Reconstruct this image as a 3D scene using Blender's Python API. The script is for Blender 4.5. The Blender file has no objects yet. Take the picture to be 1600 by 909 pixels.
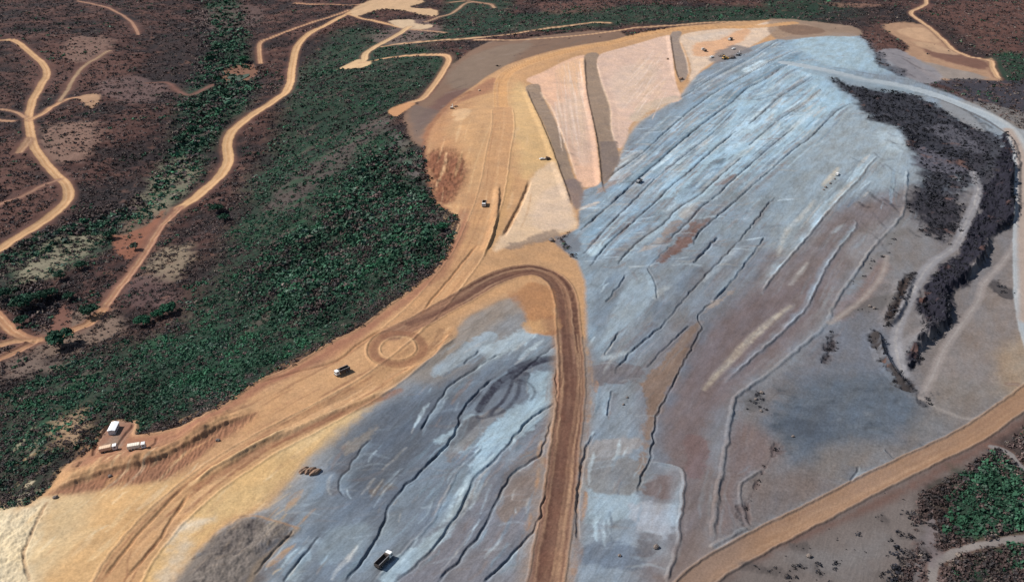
import bpy, bmesh, math, random, time
import numpy as np
from mathutils import Vector, Matrix
T0 = time.time()
random.seed(7)
RNG = np.random.default_rng(11)
SC = bpy.context.scene
COL = SC.collection

# ------------------------------------------------------------------ camera, sky, sun, exposure
CAM_H = 258.0
PITCH = math.radians(27.0)
HFOV = math.radians(60.0)
cam = bpy.data.cameras.new('camera')
cam.sensor_width = 36.0
cam.lens = 18.0 / math.tan(HFOV / 2)
cam.clip_start = 1.0
cam.clip_end = 40000.0
cam_o = bpy.data.objects.new('camera', cam)
cam_o.location = (0, 0, CAM_H)
cam_o.rotation_euler = (math.pi / 2 - PITCH, 0, 0)
COL.objects.link(cam_o)
SC.camera = cam_o

SUN_EL = math.radians(44)
SUN_DIR_XY = Vector((-0.97, 0.24)).normalized()      # where the sun stands, seen from above
world = bpy.data.worlds.new("World")
SC.world = world
world.use_nodes = True
wn = world.node_tree.nodes
wl = world.node_tree.links
bg = wn.get('Background') or wn.new('ShaderNodeBackground')
sky = wn.new('ShaderNodeTexSky')
sky.sky_type = 'NISHITA'
sky.sun_disc = False
sky.sun_elevation = SUN_EL
sky.sun_rotation = math.atan2(SUN_DIR_XY.x, SUN_DIR_XY.y)
wl.new(sky.outputs['Color'], bg.inputs['Color'])
bg.inputs['Strength'].default_value = 0.07
sun = bpy.data.lights.new('sun', 'SUN')
sun.energy = 4.2
sun.angle = math.radians(0.5)
sun.color = (1.0, 0.965, 0.91)
sun_o = bpy.data.objects.new('sun', sun)
sun_o.location = (-400, 100, 600)
sd = Vector((SUN_DIR_XY.x * math.cos(SUN_EL), SUN_DIR_XY.y * math.cos(SUN_EL), math.sin(SUN_EL)))
sun_o.rotation_euler = sd.to_track_quat('Z', 'Y').to_euler()
COL.objects.link(sun_o)
vs = SC.view_settings
vs.view_transform = 'Standard'
vs.look = 'None'
vs.gamma = 1.0
vs.exposure = 0.5
vs.use_curve_mapping = False
SC.cycles.max_bounces = 4
SC.cycles.diffuse_bounces = 2
# radiance of a sunlit flat white ground under these lights (used to turn looked-up soil colours into albedo)
K_LIGHT = np.array([1.50, 1.46, 1.48])

# ------------------------------------------------------------------ noise
_perm = RNG.permutation(4096).astype(np.int32)
_ga = RNG.random(4096) * 2 * np.pi
_gx = np.cos(_ga).astype(np.float32)
_gy = np.sin(_ga).astype(np.float32)

def perlin(x, y):
    x = np.asarray(x, np.float32); y = np.asarray(y, np.float32)
    xf = np.floor(x); yf = np.floor(y)
    xi = xf.astype(np.int32); yi = yf.astype(np.int32)
    fx = x - xf; fy = y - yf
    u = fx * fx * fx * (fx * (fx * 6 - 15) + 10)
    v = fy * fy * fy * (fy * (fy * 6 - 15) + 10)
    def g(ix, iy, dx, dy):
        h = _perm[(_perm[ix & 4095] + iy) & 4095]
        return _gx[h] * dx + _gy[h] * dy
    a = g(xi, yi, fx, fy); b = g(xi + 1, yi, fx - 1, fy)
    c = g(xi, yi + 1, fx, fy - 1); d = g(xi + 1, yi + 1, fx - 1, fy - 1)
    return (a + u * (b - a) + v * ((c + u * (d - c)) - (a + u * (b - a)))) * 1.5

def fbm(x, y, scale, octaves=4, gain=0.5, seed=0.0):
    s = 0.0; a = 1.0; f = 1.0 / scale; n = 0.0
    for o in range(octaves):
        s = s + a * perlin(x * f + 37.1 * o + seed, y * f + 91.7 * o - seed * 1.7)
        n += a; a *= gain; f *= 2.03
    return s / n

def sstep(a, b, x):
    t = np.clip((x - a) / (b - a), 0, 1)
    return t * t * (3 - 2 * t)

# ------------------------------------------------------------------ the lie of the land
F_PX = 800.0 / math.tan(HFOV / 2)
CP, SP = math.cos(PITCH), math.sin(PITCH)

def ray(px, py):
    x = (np.asarray(px, float) - 800.0) / F_PX
    y = -(np.asarray(py, float) - 454.5) / F_PX
    return x, CP + y * SP, -SP + y * CP

def flat(px, py):
    dx, dy, dz = ray(px, py)
    t = -CAM_H / dz
    return dx * t, dy * t

_HP = [  # survey points (column, row of the site photograph) and ground height in metres
 (180,900,10),(400,690,14),(620,545,18),(720,420,22),(780,250,28),(850,110,33),(1000,60,36),(1200,40,37),
 (0,540,0),(130,505,-2),(250,350,-6),(330,250,-8),(380,110,-10),(330,20,-8),
 (400,450,5),(550,300,9),(600,150,14),(600,20,10),(100,650,4),
 (60,200,6),(0,60,12),(150,30,8),(0,350,4),
 (950,450,12),(1100,300,16),(1250,120,27),(1300,60,29),(700,800,5),(600,880,3),(900,800,2),(1100,700,-2),
 (1250,650,-4),(1400,600,-2),(1300,400,4),(1450,400,0),(1450,200,12),(1590,220,14),(1590,450,8),(1590,620,5),
 (1500,700,1),(1200,850,-3),(1550,850,-5),(1400,900,-6),(800,0,24),(1500,10,20),(1550,110,18)]
_hx, _hy = flat([p[0] for p in _HP], [p[1] for p in _HP])
_hh = np.array([p[2] for p in _HP], float)

def macro(x, y):
    x = np.asarray(x, float); y = np.asarray(y, float)
    if x.size < 3000:
        w = 1.0 / (((x[..., None] - _hx) ** 2 + (y[..., None] - _hy) ** 2) + 55.0 ** 2) ** 1.5
        h = (w * _hh).sum(-1) / w.sum(-1)
    else:
        sw = np.zeros_like(x); sh = np.zeros_like(x)
        for a, b, h in zip(_hx, _hy, _hh):
            w = 1.0 / (((x - a) ** 2 + (y - b) ** 2) + 55.0 ** 2) ** 1.5
            sw += w; sh += w * h
        h = sh / sw
    if x.size and np.hypot(x, y).max() < 2200: return h
    r = np.hypot(x, y)
    return h + sstep(2200, 6000, r) * 60 * (fbm(x, y, 2600, 3) + 0.1)

def P(px, py):
    """ground point seen at a column/row of the site photograph"""
    px = np.atleast_1d(np.asarray(px, float)); py = np.atleast_1d(np.asarray(py, float))
    dx, dy, dz = ray(px, py)
    t = -CAM_H / dz
    for i in range(60):
        t = t * 0.5 + 0.5 * (macro(dx * t, dy * t) - CAM_H) / dz
    return np.stack([dx * t, dy * t], 1)

def pts(l):
    a = np.array(l, float)
    return P(a[:, 0], a[:, 1])

def spline(c, n=5, closed=False):
    c = np.asarray(c, float)
    m = len(c)
    out = []
    rng = range(m if closed else m - 1)
    for i in rng:
        if closed:
            p0, p1, p2, p3 = c[(i - 1) % m], c[i], c[(i + 1) % m], c[(i + 2) % m]
        else:
            p0 = c[max(i - 1, 0)]; p1 = c[i]; p2 = c[i + 1]; p3 = c[min(i + 2, m - 1)]
        for k in range(n):
            t = k / n
            out.append(0.5 * (2 * p1 + (p2 - p0) * t + (2 * p0 - 5 * p1 + 4 * p2 - p3) * t * t + (3 * p1 - p0 - 3 * p2 + p3) * t ** 3))
    if not closed:
        out.append(c[-1])
    return np.array(out)

# ------------------------------------------------------------------ survey grid of the ground (fans out from the viewpoint, far past the frame)
NA = 2200
ang = np.radians(np.linspace(-43, 43, NA))
th = np.radians(np.linspace(50.5, 6.6, 1080))
rad = np.concatenate([np.linspace(40, 200, 14), CAM_H / np.tan(th), np.geomspace(2300, 14000, 36)])
NR = len(rad)
R2, A2 = np.meshgrid(rad, ang, indexing='ij')
X = (R2 * np.sin(A2)).astype(np.float32).ravel()
Y = (R2 * np.cos(A2)).astype(np.float32).ravel()
N = len(X)
Zm = np.empty(N, np.float32)
for s in range(0, N, 200000):
    Zm[s:s + 200000] = macro(X[s:s + 200000], Y[s:s + 200000])
Z = np.zeros(N, np.float32)               # fine relief on top of the lie of the land
CLS = np.zeros(N, np.int8)                # 0 ground, 1 quarry floor, 2 haul road, 3 dirt track
VEG = np.ones(N, np.float32)              # how much scrub grows
GRN = np.zeros(N, np.float32)             # how green it is
# wobble of every outline
WX = (X + 0.7 * fbm(X, Y, 9, 3, 0.6, 3.3)).astype(np.float32)
WY = (Y + 0.7 * fbm(X, Y, 9, 3, 0.6, 8.1)).astype(np.float32)
BIG = np.zeros(N, np.float32)             # thick tall growth
N_BIG = fbm(X, Y, 60, 4, 0.55, 1.0)
N_MID = fbm(X, Y, 14, 4, 0.55, 2.0)
N_FIN = fbm(X, Y, 4.0, 3, 0.6, 5.0)

def grid_at(x, y):
    r = np.hypot(x, y); a = np.arctan2(x, y)
    fi = np.interp(r, rad, np.arange(NR)); fj = np.interp(a, ang, np.arange(NA))
    i = np.clip(fi.astype(int), 0, NR - 2); j = np.clip(fj.astype(int), 0, NA - 2)
    return i, j, fi - i, fj - j

def lin(c):
    c = np.asarray(c, float) / 255.0
    return np.where(c <= 0.04045, c / 12.92, ((c + 0.055) / 1.055) ** 2.4)
def alb(c):
    return np.clip(lin(c) / K_LIGHT, 0.002, 0.85).astype(np.float32)

C = np.empty((N, 3), np.float32)

def box(p, m):
    """indices of the survey grid within m metres of a set of points (their bounding box)"""
    q = np.concatenate([p[:-1] + (p[1:] - p[:-1]) * t for t in (0, .2, .4, .6, .8)] + [p[-1:], p[-1:] * .8 + p[:1] * .2, p[-1:] * .5 + p[:1] * .5])
    r = np.hypot(q[:, 0], q[:, 1]); a = np.arctan2(q[:, 0], q[:, 1])
    g = m + 3
    i0, i1 = np.searchsorted(rad, [r.min() - g, r.max() + g]); j0, j1 = np.searchsorted(ang, [a.min() - g / max(r.min(), 40), a.max() + g / max(r.min(), 40)])
    i0 = max(i0 - 1, 0); j0 = max(j0 - 1, 0); i1 = min(i1 + 1, NR); j1 = min(j1 + 1, NA)
    if i1 <= i0 or j1 <= j0: return np.zeros(0, np.int64)
    idx = (np.arange(i0, i1)[:, None] * NA + np.arange(j0, j1)[None, :]).ravel()
    x0, y0 = p.min(0) - m; x1, y1 = p.max(0) + m
    wx = WX[idx]; wy = WY[idx]
    return idx[(wx > x0) & (wx < x1) & (wy > y0) & (wy < y1)]

def poly_sd(p, idx):
    """signed distance (inside positive)"""
    x = WX[idx]; y = WY[idx]
    d = np.full(len(idx), 1e9, np.float32); ins = np.zeros(len(idx), bool)
    m = len(p)
    for i in range(m):
        ax, ay = p[i]; bx, by = p[(i + 1) % m]
        ex, ey = bx - ax, by - ay
        wx, wy = x - ax, y - ay
        t = np.clip((wx * ex + wy * ey) / (ex * ex + ey * ey + 1e-9), 0, 1)
        d = np.minimum(d, (wx - t * ex) ** 2 + (wy - t * ey) ** 2)
        c = ((ay > y) != (by > y)) & (x < ex * (y - ay) / ((by - ay) if by != ay else 1e-9) + ax)
        ins ^= c
    d = np.sqrt(d)
    return np.where(ins, d, -d)

def line_sd(p, idx):
    """distance, signed side (+ = right of the travel direction), run 0..1"""
    x = WX[idx]; y = WY[idx]
    best = np.full(len(idx), 1e12, np.float32); side = np.zeros(len(idx), np.float32); run = np.zeros(len(idx), np.float32)
    seg = np.hypot(*(p[1:] - p[:-1]).T); tot = seg.sum(); acc = 0.0
    for i in range(len(p) - 1):
        ax, ay = p[i]; ex, ey = p[i + 1] - p[i]
        wx, wy = x - ax, y - ay
        t = np.clip((wx * ex + wy * ey) / (ex * ex + ey * ey + 1e-9), 0, 1)
        dd = (wx - t * ex) ** 2 + (wy - t * ey) ** 2
        m = dd < best
        best[m] = dd[m]
        side[m] = np.where(wx[m] * ey - wy[m] * ex > 0, 1.0, -1.0)
        run[m] = (acc + t[m] * seg[i]) / tot
        acc += seg[i]
    return np.sqrt(best), side, run

def blend(idx, a, col):
    C[idx] += (alb(col)[None, :] - C[idx]) * a[:, None]

def fill(l, col=None, feather=4.0, alpha=1.0, noise=0.0, cls=None, veg=None, grn=None, dz=0.0, smooth=True, world_pts=False):
    p = np.asarray(l, float) if world_pts else pts(l)
    if smooth: p = spline(p, 4, True)
    idx = box(p, feather + abs(noise) * 12 + 2)
    if not len(idx): return
    s = poly_sd(p, idx)
    if noise: s = s + noise * 10 * N_MID[idx] + noise * 14 * N_BIG[idx] + min(noise, 0.3) * 8 * N_FIN[idx]
    a = sstep(-feather / 2, feather / 2, s) * alpha
    if col is not None: blend(idx, a, col)
    if veg is not None: VEG[idx] += (veg - VEG[idx]) * a
    if grn is not None: GRN[idx] += (grn - GRN[idx]) * a
    if cls is not None: CLS[idx[a > 0.5]] = cls
    if dz: Z[idx] += dz * sstep(-1.2, 1.8, s)

def stroke(l, w, col=None, feather=1.5, alpha=1.0, cls=None, veg=None, taper=0.0, patch=0.0, world_pts=False, sm=True, grn=None):
    p = np.asarray(l, float) if world_pts else pts(l)
    if sm and len(p) > 2: p = spline(p, 4)
    idx = box(p, w + feather + 2)
    if not len(idx): return
    d, s, run = line_sd(p, idx)
    hw = w / 2 * (1 - taper * np.abs(run * 2 - 1) ** 2)
    a = (1 - sstep(-feather / 2, feather / 2, d - hw)) * alpha
    if patch: a = a * (1 - patch + patch * sstep(-0.25, 0.25, N_FIN[idx] + N_MID[idx]))
    if col is not None: blend(idx, a, col)
    if veg is not None: VEG[idx] += (veg - VEG[idx]) * a
    if grn is not None: GRN[idx] += (grn - GRN[idx]) * a
    if cls is not None: CLS[idx[a > 0.5]] = cls

def tot_len(p): return float(np.hypot(*(p[1:] - p[:-1]).T).sum())

def relief(l, kind, w, h, world_pts=False, sm=True, reach=10.0, flip=False, fade=0.12, rough=0.25, rills=0.0):
    """berm / ditch along a line, or a step: a face that drops towards the right of the travel direction and eases back"""
    p = np.asarray(l, float) if world_pts else pts(l)
    if flip: p = p[::-1]
    if sm and len(p) > 2: p = spline(p, 4)
    if rough <= 0.5 and kind != 'step' and w < 1.7 and np.hypot(*p.mean(0)) > 620: return
    idx = box(p, max(w, reach if kind == 'step' else w) + 2)
    if not len(idx): return
    d, s, run = line_sd(p, idx)
    ends = sstep(0, fade, run) * sstep(0, fade, 1 - run) if fade else 1.0
    k = ends * np.clip(1 + rough * N_MID[idx] + (0.55 * perlin(run * tot_len(p) / 26.0 + h * 91, w * 77 + 0 * run) if rough > 0.5 else 0), 0.1, 1.9)
    if kind == 'berm':
        Z[idx] += h * k * (1 - sstep(0.1, 1.0, d / w))
    elif kind == 'ditch':
        Z[idx] -= h * k * (1 - sstep(0.15, 1.0, d / w))
    else:
        q = d * s
        if rills: q = q + rills * (fbm(X[idx], Y[idx], 5.0, 3, .65, 33.) * 2.2 + perlin(run * tot_len(p) / 3.1, q * 0.15))
        up = h * k * sstep(-reach, -w * 0.5, q) * (1 - sstep(-w * 0.5, w * 0.5, q))
        Z[idx] += up

def offset(p, o):
    t = np.gradient(p, axis=0); n = np.hypot(t[:, 0], t[:, 1])[:, None]; t = t / np.maximum(n, 1e-6)
    return p + np.stack([t[:, 1], -t[:, 0]], 1) * o

print('grid', N, round(time.time() - T0, 1))

# ------------------------------------------------------------------ GROUND: scrub land soil
brown = alb((90, 61, 55)); dark = alb((52, 43, 44)); pale = alb((112, 88, 82))
t = sstep(-0.35, 0.35, N_BIG + 0.5 * N_MID)[:, None]
C[:] = dark + (brown - dark) * t
t = sstep(0.12, 0.5, N_MID * 0.7 + N_BIG * 0.6)[:, None]
C += (pale - C) * t * 0.6
GRN[:] = np.clip(0.12 + 0.5 * fbm(X, Y, 120, 3, 0.5, 9.0), 0, 0.6)

def green(l, g, feather=40, soil=(44, 66, 53), a=0.85, noise=1.0):
    fill(l, soil, feather, a, noise, grn=g)
green([(200,660),(250,560),(330,440),(380,330),(470,230),(560,200),(640,230),(672,290),(712,350),(690,400),(620,468),(520,530),(420,585),(330,640),(230,665)], 0.85)
green([(390,300),(440,200),(470,110),(560,40),(700,90),(690,120),(600,190),(650,240),(560,260)], 0.62)
green([(0,640),(120,560),(300,520),(420,540),(330,620),(180,640),(110,700),(80,750),(30,790),(0,790)], 0.9)
green([(230,300),(270,200),(300,120),(330,60),(320,0),(370,0),(390,90),(400,150),(350,200),(330,240),(270,330),(150,390)], 0.8, 25)
green([(0,390),(100,350),(190,330),(230,330),(150,400),(60,440),(0,470)], 0.7, 15)
green([(830,20),(1000,8),(1180,12),(1230,30),(1060,36),(900,45),(720,60),(620,70),(760,30)], 0.5, 30)
green([(700,0),(800,0),(760,50),(700,60)], 0.3, 20)
green([(1480,820),(1500,760),(1560,730),(1620,760),(1620,830),(1530,840)], 0.7, 15)
green([(1530,110),(1560,80),(1600,90),(1600,130),(1560,120)], 0.6, 10)
green([(1200,0),(1300,0),(1350,20),(1300,35),(1220,30)], 0.3, 20)
for l in ([(300,0),(380,0),(395,60),(400,140),(350,190),(320,240),(270,300),(200,340),(150,370),(60,400),(0,430),(0,400),(100,350),(230,300),(270,200),(310,110)], [(560,260),(640,230),(690,330),(700,390),(640,440),(560,400),(500,360)], [(0,450),(60,440),(110,470),(60,510),(20,510)], [(430,380),(520,360),(560,440),(500,500),(400,470)]):
    idx = box(spline(pts(l), 4, True), 10); BIG[idx] = np.maximum(BIG[idx], sstep(-15, 15, poly_sd(spline(pts(l), 4, True), idx) + 12 * N_BIG[idx]))
# dark burnt scrub
for l in ([(260,60),(330,30),(360,60),(330,130),(260,130)], [(100,330),(180,290),(230,270),(220,320),(120,370)],
          [(1280,20),(1400,10),(1440,30),(1420,50),(1340,50),(1270,40)], [(1480,30),(1560,70),(1530,90),(1470,55)]):
    fill(l, (48, 44, 46), 30, 0.7, 1.0)
# reddish brown dry scrub
for l in ([(1440,10),(1600,0),(1600,70),(1540,80),(1480,40)], [(850,5),(950,0),(960,15),(860,22)], [(0,230),(50,250),(100,330),(0,380)],
          [(1330,52),(1390,36),(1431,60),(1430,85),(1375,85),(1350,66)], [(30,90),(150,60),(200,110),(150,140),(60,140)]):
    fill(l, (108, 76, 68), 30, 0.7, 1.0)
# pale dry-grass openings
for l, c in (([(60,200),(140,190),(140,240),(80,255),(62,230)], (150,118,104)), ([(110,60),(170,60),(160,90),(110,95)], (140,110,98)),
             ([(20,420),(70,385),(130,360),(160,370),(130,400),(60,440),(20,450)], (158,146,124)), ([(190,350),(245,320),(275,330),(230,370),(190,380)], (140,112,96)),
             ([(235,400),(290,380),(300,410),(270,440),(225,430)], (150,132,112)), ([(250,270),(290,240),(310,260),(290,300),(230,340),(210,320)], (138,130,110)),
             ([(90,500),(150,480),(200,500),(170,530),(110,550),(60,560)], (140,118,104)), ([(0,560),(60,550),(100,570),(40,590),(0,600)], (132,112,102)),
             ([(150,130),(230,120),(260,150),(200,160)], (118,94,90)), ([(100,660),(125,650),(135,655),(115,690),(100,690)], (190,155,125)),
             ([(580,60),(650,30),(690,50),(640,70)], (120,100,95)), ([(185,440),(250,430),(275,470),(230,480),(190,470)], (105,82,80)),
             ([(300,20),(400,10),(400,40),(340,50)], (100,80,76)), ([(420,310),(560,200),(600,190),(560,240),(450,330)], (98,82,80)),
             ([(600,190),(640,230),(670,280),(640,260)], (112,102,100)), ([(690,215),(640,280),(650,310),(690,330),(690,350),(640,330)], (105,95,92))):
    fill(l, c, 14, 0.75, 0.9, veg=0.35)
fill([(176,372),(200,366),(240,340),(255,330),(245,360),(215,398),(190,402)], (150,98,78), 4, 0.9, 0.3, veg=0.05)
fill([(85,490),(100,478),(108,480),(108,515),(82,522)], (128,88,76), 4, 0.9, 0.3, veg=0.05)
fill([(355,108),(395,100),(402,116),(390,125),(350,130)], (150,105,85), 4, 0.8, 0.3, veg=0.1)
# cleared grey-brown ground by the haul road
fill([(763,66),(800,64),(905,50),(970,50),(970,70),(885,86),(838,102),(808,116),(784,124),(756,146),(730,166),(705,188),(684,208),(676,230),(645,222),(631,180),(655,158),(680,139),(697,112),(714,96)],
     (134,106,90), 6, 1.0, 0.2, cls=1, veg=0.04)
fill([(700,112),(770,75),(830,68),(800,95),(720,140)], (136,116,102), 12, 0.8, 0.5)
fill([(690,150),(730,140),(690,180),(665,200),(650,190)], (116,86,80), 10, 0.8, 0.3)
for k in range(70):
    a_ = (random.uniform(650, 900), random.uniform(58, 210)); L_ = random.uniform(10, 40)
    i_, j_, _, _ = grid_at(*P(*a_).T)
    if CLS[int(i_[0]) * NA + int(j_[0])] != 1: continue
    stroke([a_, (a_[0] + L_, a_[1] - L_ * random.uniform(.1, .5))], random.uniform(1, 6), random.choice([(146,126,114), (108,88,80), (120,104,96), (152,138,124), (100,78,72)]), 3, random.uniform(.3, .7), patch=.6, taper=.6)
fill([(642,165),(700,180),(675,215),(650,215)], (116,100,94), 8, 0.7, 0.3)

# ------------------------------------------------------------------ TRACKS through the scrub
TAN = (206, 160, 118)
def track(l, w, col=TAN, z=1.0):
    p = spline(pts(l), 6)
    stroke(p, w + (5 if np.hypot(*p.mean(0)) > 450 else 1.5), (130, 92, 78), 5, 0.7, veg=0.0, patch=.3, world_pts=True, sm=False)
    stroke(p, w + 1 + max(0.0, np.hypot(*p.mean(0)) / 60 - 8), None, 3, 1.0, veg=0.0, world_pts=True, sm=False)
    stroke(p, w, col, 1.4, 1.0, cls=3, veg=0.0, world_pts=True, sm=False)
    if w > 5:
        for o in (-0.24, 0.2):
            stroke(offset(p, o * w), w * 0.16, (226, 184, 144), 0.8, 0.5, patch=0.5, world_pts=True, sm=False)
        stroke(offset(p, 0.02 * w), w * 0.2, (182, 134, 94), 1.0, 0.45, patch=0.5, world_pts=True, sm=False)
        relief(offset(p, w * 0.55), 'berm', 1.2, 0.4, world_pts=True, sm=False, fade=0.03)
        relief(offset(p, -w * 0.55), 'berm', 1.2, 0.4, world_pts=True, sm=False, fade=0.03)
        relief(p, 'ditch', w * 0.6, 0.5, world_pts=True, sm=False, fade=0.03)
track([(-40,66),(0,63),(23,64),(43,79),(66,99),(73,114),(66,132),(53,152),(45,178),(46,198),(52,226),(66,248),(86,271),(104,290),(107,305),(101,318),(83,334),(40,362),(0,389),(-40,415)], 8)
track([(47,186),(66,178),(83,165),(106,155),(130,152),(147,152)], 6, (196,148,112))
fill([(125,152),(150,148),(152,160),(142,170)], (186,146,116), 4, 0.9, 0.3, veg=0.1)
track([(93,158),(104,142),(112,129),(125,109),(149,92),(172,79)], 4, (172,140,112))
track([(122,2),(165,12),(198,28),(210,42),(216,54)], 4.5, (176,132,108))
track([(0,170),(20,172),(38,182)], 4, (186,142,112))
track([(-20,186),(20,188)], 5, (186,142,112))
track([(-20,330),(0,320),(33,307),(60,293),(83,284),(92,280)], 3.5, (160,120,100))
track([(231,129),(261,129),(277,142),(297,149),(320,139),(333,132)], 4, (126,88,78))
track([(30,238),(40,225),(45,215)], 7, (170,130,104))
track([(600,-6),(592,2),(578,7),(545,20),(516,36),(479,56),(463,76),(456,109),(450,139),(430,155),(400,177),(378,193),(362,208),(355,226),(357,250),(347,271),(314,302),(281,326)], 9.5, (212,166,122))
track([(281,326),(251,354),(231,386),(211,416),(185,452),(160,484)], 6.5, (160,114,94))
track([(160,484),(140,505),(122,514),(99,524),(70,532),(45,531),(22,520),(0,498),(-30,470)], 7, (176,128,98))
track([(60,533),(30,548),(0,562),(-30,576)], 6, (166,118,94))
track([(60,532),(20,536),(-20,548)], 6, (184,138,106))
track([(407,99),(405,80),(407,66),(426,58),(466,43),(509,28),(545,16)], 6, (188,142,110))
track([(459,5),(499,7),(542,8),(565,8)], 5, (190,142,110))
track([(545,22),(565,29),(585,33),(615,40),(636,44)], 7)
fill([(548,16),(572,4),(595,-2),(664,1),(640,11),(677,15),(684,23),(671,26),(631,17),(598,15),(575,20),(555,26)], (208,170,134), 5, 1.0, 0.25, cls=3, veg=0.0)
fill([(608,33),(640,31),(650,38),(674,39),(672,44),(640,47),(622,42)], (206,176,146), 5, 1.0, 0.25, cls=3, veg=0.0)
track([(640,42),(634,45),(618,56),(591,71),(572,83),(568,94),(550,101),(532,107)], 9, (212,174,134))
fill([(530,108),(548,97),(566,92),(580,100),(560,106)], (212,174,134), 3, 1.0, 0.1, cls=3, veg=0.0)
track([(566,98),(605,91),(644,87),(684,85),(701,92),(692,112),(671,142),(658,155),(640,160)], 7, (210,164,124))
fill([(607,178),(612,168),(635,160),(650,162),(632,174),(620,182)], (200,146,106), 3, 1.0, 0.1, cls=3, veg=0.0)
track([(598,73),(657,66),(730,61),(800,53),(866,43),(922,36),(952,36)], 6, (206,164,128))
track([(742,62),(800,63),(866,59),(965,48),(1064,39),(1117,35),(1200,33)], 5, (206,164,128))
track([(664,35),(704,21),(730,5),(763,7),(773,12)], 4.5, (182,146,118))
track([(644,46),(670,48),(697,51)], 4, (190,150,120))
track([(700,5),(730,2),(770,8)], 4, (176,136,110))
# right side: tan triangle and its path
fill([(1378,40),(1438,38),(1474,66),(1490,79),(1530,92),(1552,92),(1552,106),(1566,127),(1543,127),(1484,127),(1462,126),(1411,90),(1418,70)], (176,138,112), 6, 1.0, 0.15, cls=1, veg=0.04)
fill([(1400,48),(1440,44),(1468,66),(1440,64)], (204,164,132), 8, 0.8, 0.3)
fill([(1440,70),(1500,86),(1545,100),(1530,108),(1460,90)], (118,84,74), 8, 0.9, 0.35)
fill([(1425,66),(1460,70),(1500,84),(1470,84)], (196,160,130), 6, 0.7, 0.3)
fill([(1420,90),(1460,100),(1520,114),(1540,124),(1470,122)], (150,138,132), 10, 0.9, 0.4)
fill([(1368,84),(1400,76),(1430,90),(1465,112),(1470,128),(1440,130),(1400,112)], (146,140,144), 5, .9, .4, cls=1, veg=.05)
for l in ([(1372,92),(1385,98),(1392,110)], [(1410,92),(1440,108),(1462,112)], [(1395,84),(1420,92)], [(1400,104),(1430,122)]): stroke(l, 3.0, (84,78,82), 3, .7, patch=.5)
track([(1446,-4),(1446,8),(1424,19),(1432,28),(1451,43),(1474,63),(1487,76),(1510,87),(1530,92),(1548,96),(1551,106),(1560,122)], 6, (208,166,130))
fill([(1380,10),(1330,4),(1290,4),(1320,12)], (140,105,90), 8, 0.7, 0.3)

print('scrub', round(time.time() - T0, 1))
# ------------------------------------------------------------------ PIT: grey-blue capped ground
PIT = [(180,930),(240,840),(320,780),(400,760),(440,710),(500,655),(550,620),(600,590),(640,560),(680,520),(760,480),(810,455),(840,470),(880,500),(905,440),(900,400),(880,375),(905,345),(890,300),
       (925,270),(945,235),(965,195),(1000,165),(1045,140),(1065,108),(1100,88),(1160,64),(1200,48),(1235,48),(1290,52),(1335,52),(1352,66),(1368,84),(1368,100),(1390,110),(1440,130),(1490,148),
       (1545,172),(1590,200),(1640,215),(1640,640),(1560,700),(1440,770),(1400,930)]
fill(PIT, (142,150,160), 8, 1.0, 0.1, cls=1, veg=0.0, smooth=False)
pp_ = pts(PIT); inpit = box(pp_, 1); inpit = inpit[poly_sd(pp_, inpit) > -2]
# broad tones
fill([(900,360),(1060,175),(1190,85),(1235,58),(1335,55),(1365,90),(1395,115),(1300,112),(1290,130),(1330,170),(1200,280),(1060,380),(960,470),(915,540)], (150,170,186), 30, 0.95, 0.5)
fill([(1100,190),(1180,130),(1260,100),(1300,130),(1330,170),(1250,240),(1140,320),(1060,340),(1020,300)], (164,187,202), 30, 0.85, 0.6)
fill([(1240,62),(1335,56),(1362,86),(1380,110),(1290,100)], (166,184,194), 16, 0.7, 0.3)
fill([(1180,300),(1330,165),(1400,200),(1418,232),(1410,290),(1330,300),(1260,380),(1200,440)], (154,163,170), 24, 0.9, 0.4)
fill([(1370,205),(1415,210),(1416,240),(1380,240)], (184,194,200), 10, 0.45, 0.8)
fill([(1000,560),(1060,460),(1150,390),(1240,390),(1300,330),(1410,300),(1405,340),(1320,445),(1285,505),(1200,580),(1150,620),(1140,700),(1120,840),(1075,930),(1000,930),(1030,740),(1018,700)], (131,117,116), 22, 0.95, 0.3)
fill([(1060,600),(1130,480),(1210,450),(1290,440),(1230,540),(1150,600),(1120,680),(1060,740),(1040,690)], (128,113,114), 20, 0.85, 0.3)
fill([(1100,400),(1200,360),(1190,430),(1120,500),(1080,500)], (130,136,146), 16, 0.7, 0.4)
fill([(1120,640),(1140,640),(1135,700),(1105,720),(1100,670)], (136,146,158), 12, 0.5, 0.3)
fill([(905,400),(960,385),(1080,345),(1200,300),(1190,380),(1090,480),(1000,590),(915,575)], (140,147,155), 26, .75, .6)
fill([(1060,330),(1150,280),(1250,240),(1240,300),(1150,380),(1080,400)], (146,158,168), 24, .6, .6)
# right-hand waste slopes
fill([(1415,290),(1500,300),(1600,240),(1640,240),(1640,600),(1500,680),(1300,760),(1150,850),(1112,850),(1140,650),(1200,590),(1290,515),(1400,350)], (138,130,130), 16, 1.0, 0.3)
fill([(1190,640),(1240,590),(1330,575),(1400,570),(1460,610),(1450,660),(1400,690),(1310,705),(1250,715),(1210,680)], (110,118,130), 26, 0.95, 1.2)
for k in range(160):
    a_ = (random.uniform(1190, 1450), random.uniform(575, 715)); L_ = random.uniform(4, 22)
    stroke([a_, (a_[0] + L_, a_[1] + random.uniform(-8, 8))], random.uniform(1, 5), random.choice([(84,92,104), (116,124,136), (104,110,118), (130,134,142), (92,96,104)]), 3, random.uniform(.3, .7), patch=.7, taper=.6)
fill([(1230,650),(1280,630),(1300,660),(1280,690),(1240,680)], (92,100,114), 16, 0.7, 1.2)
fill([(1290,515),(1340,480),(1400,520),(1420,580),(1330,580),(1240,590)], (128,130,140), 20, 0.8, 0.5)
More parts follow.
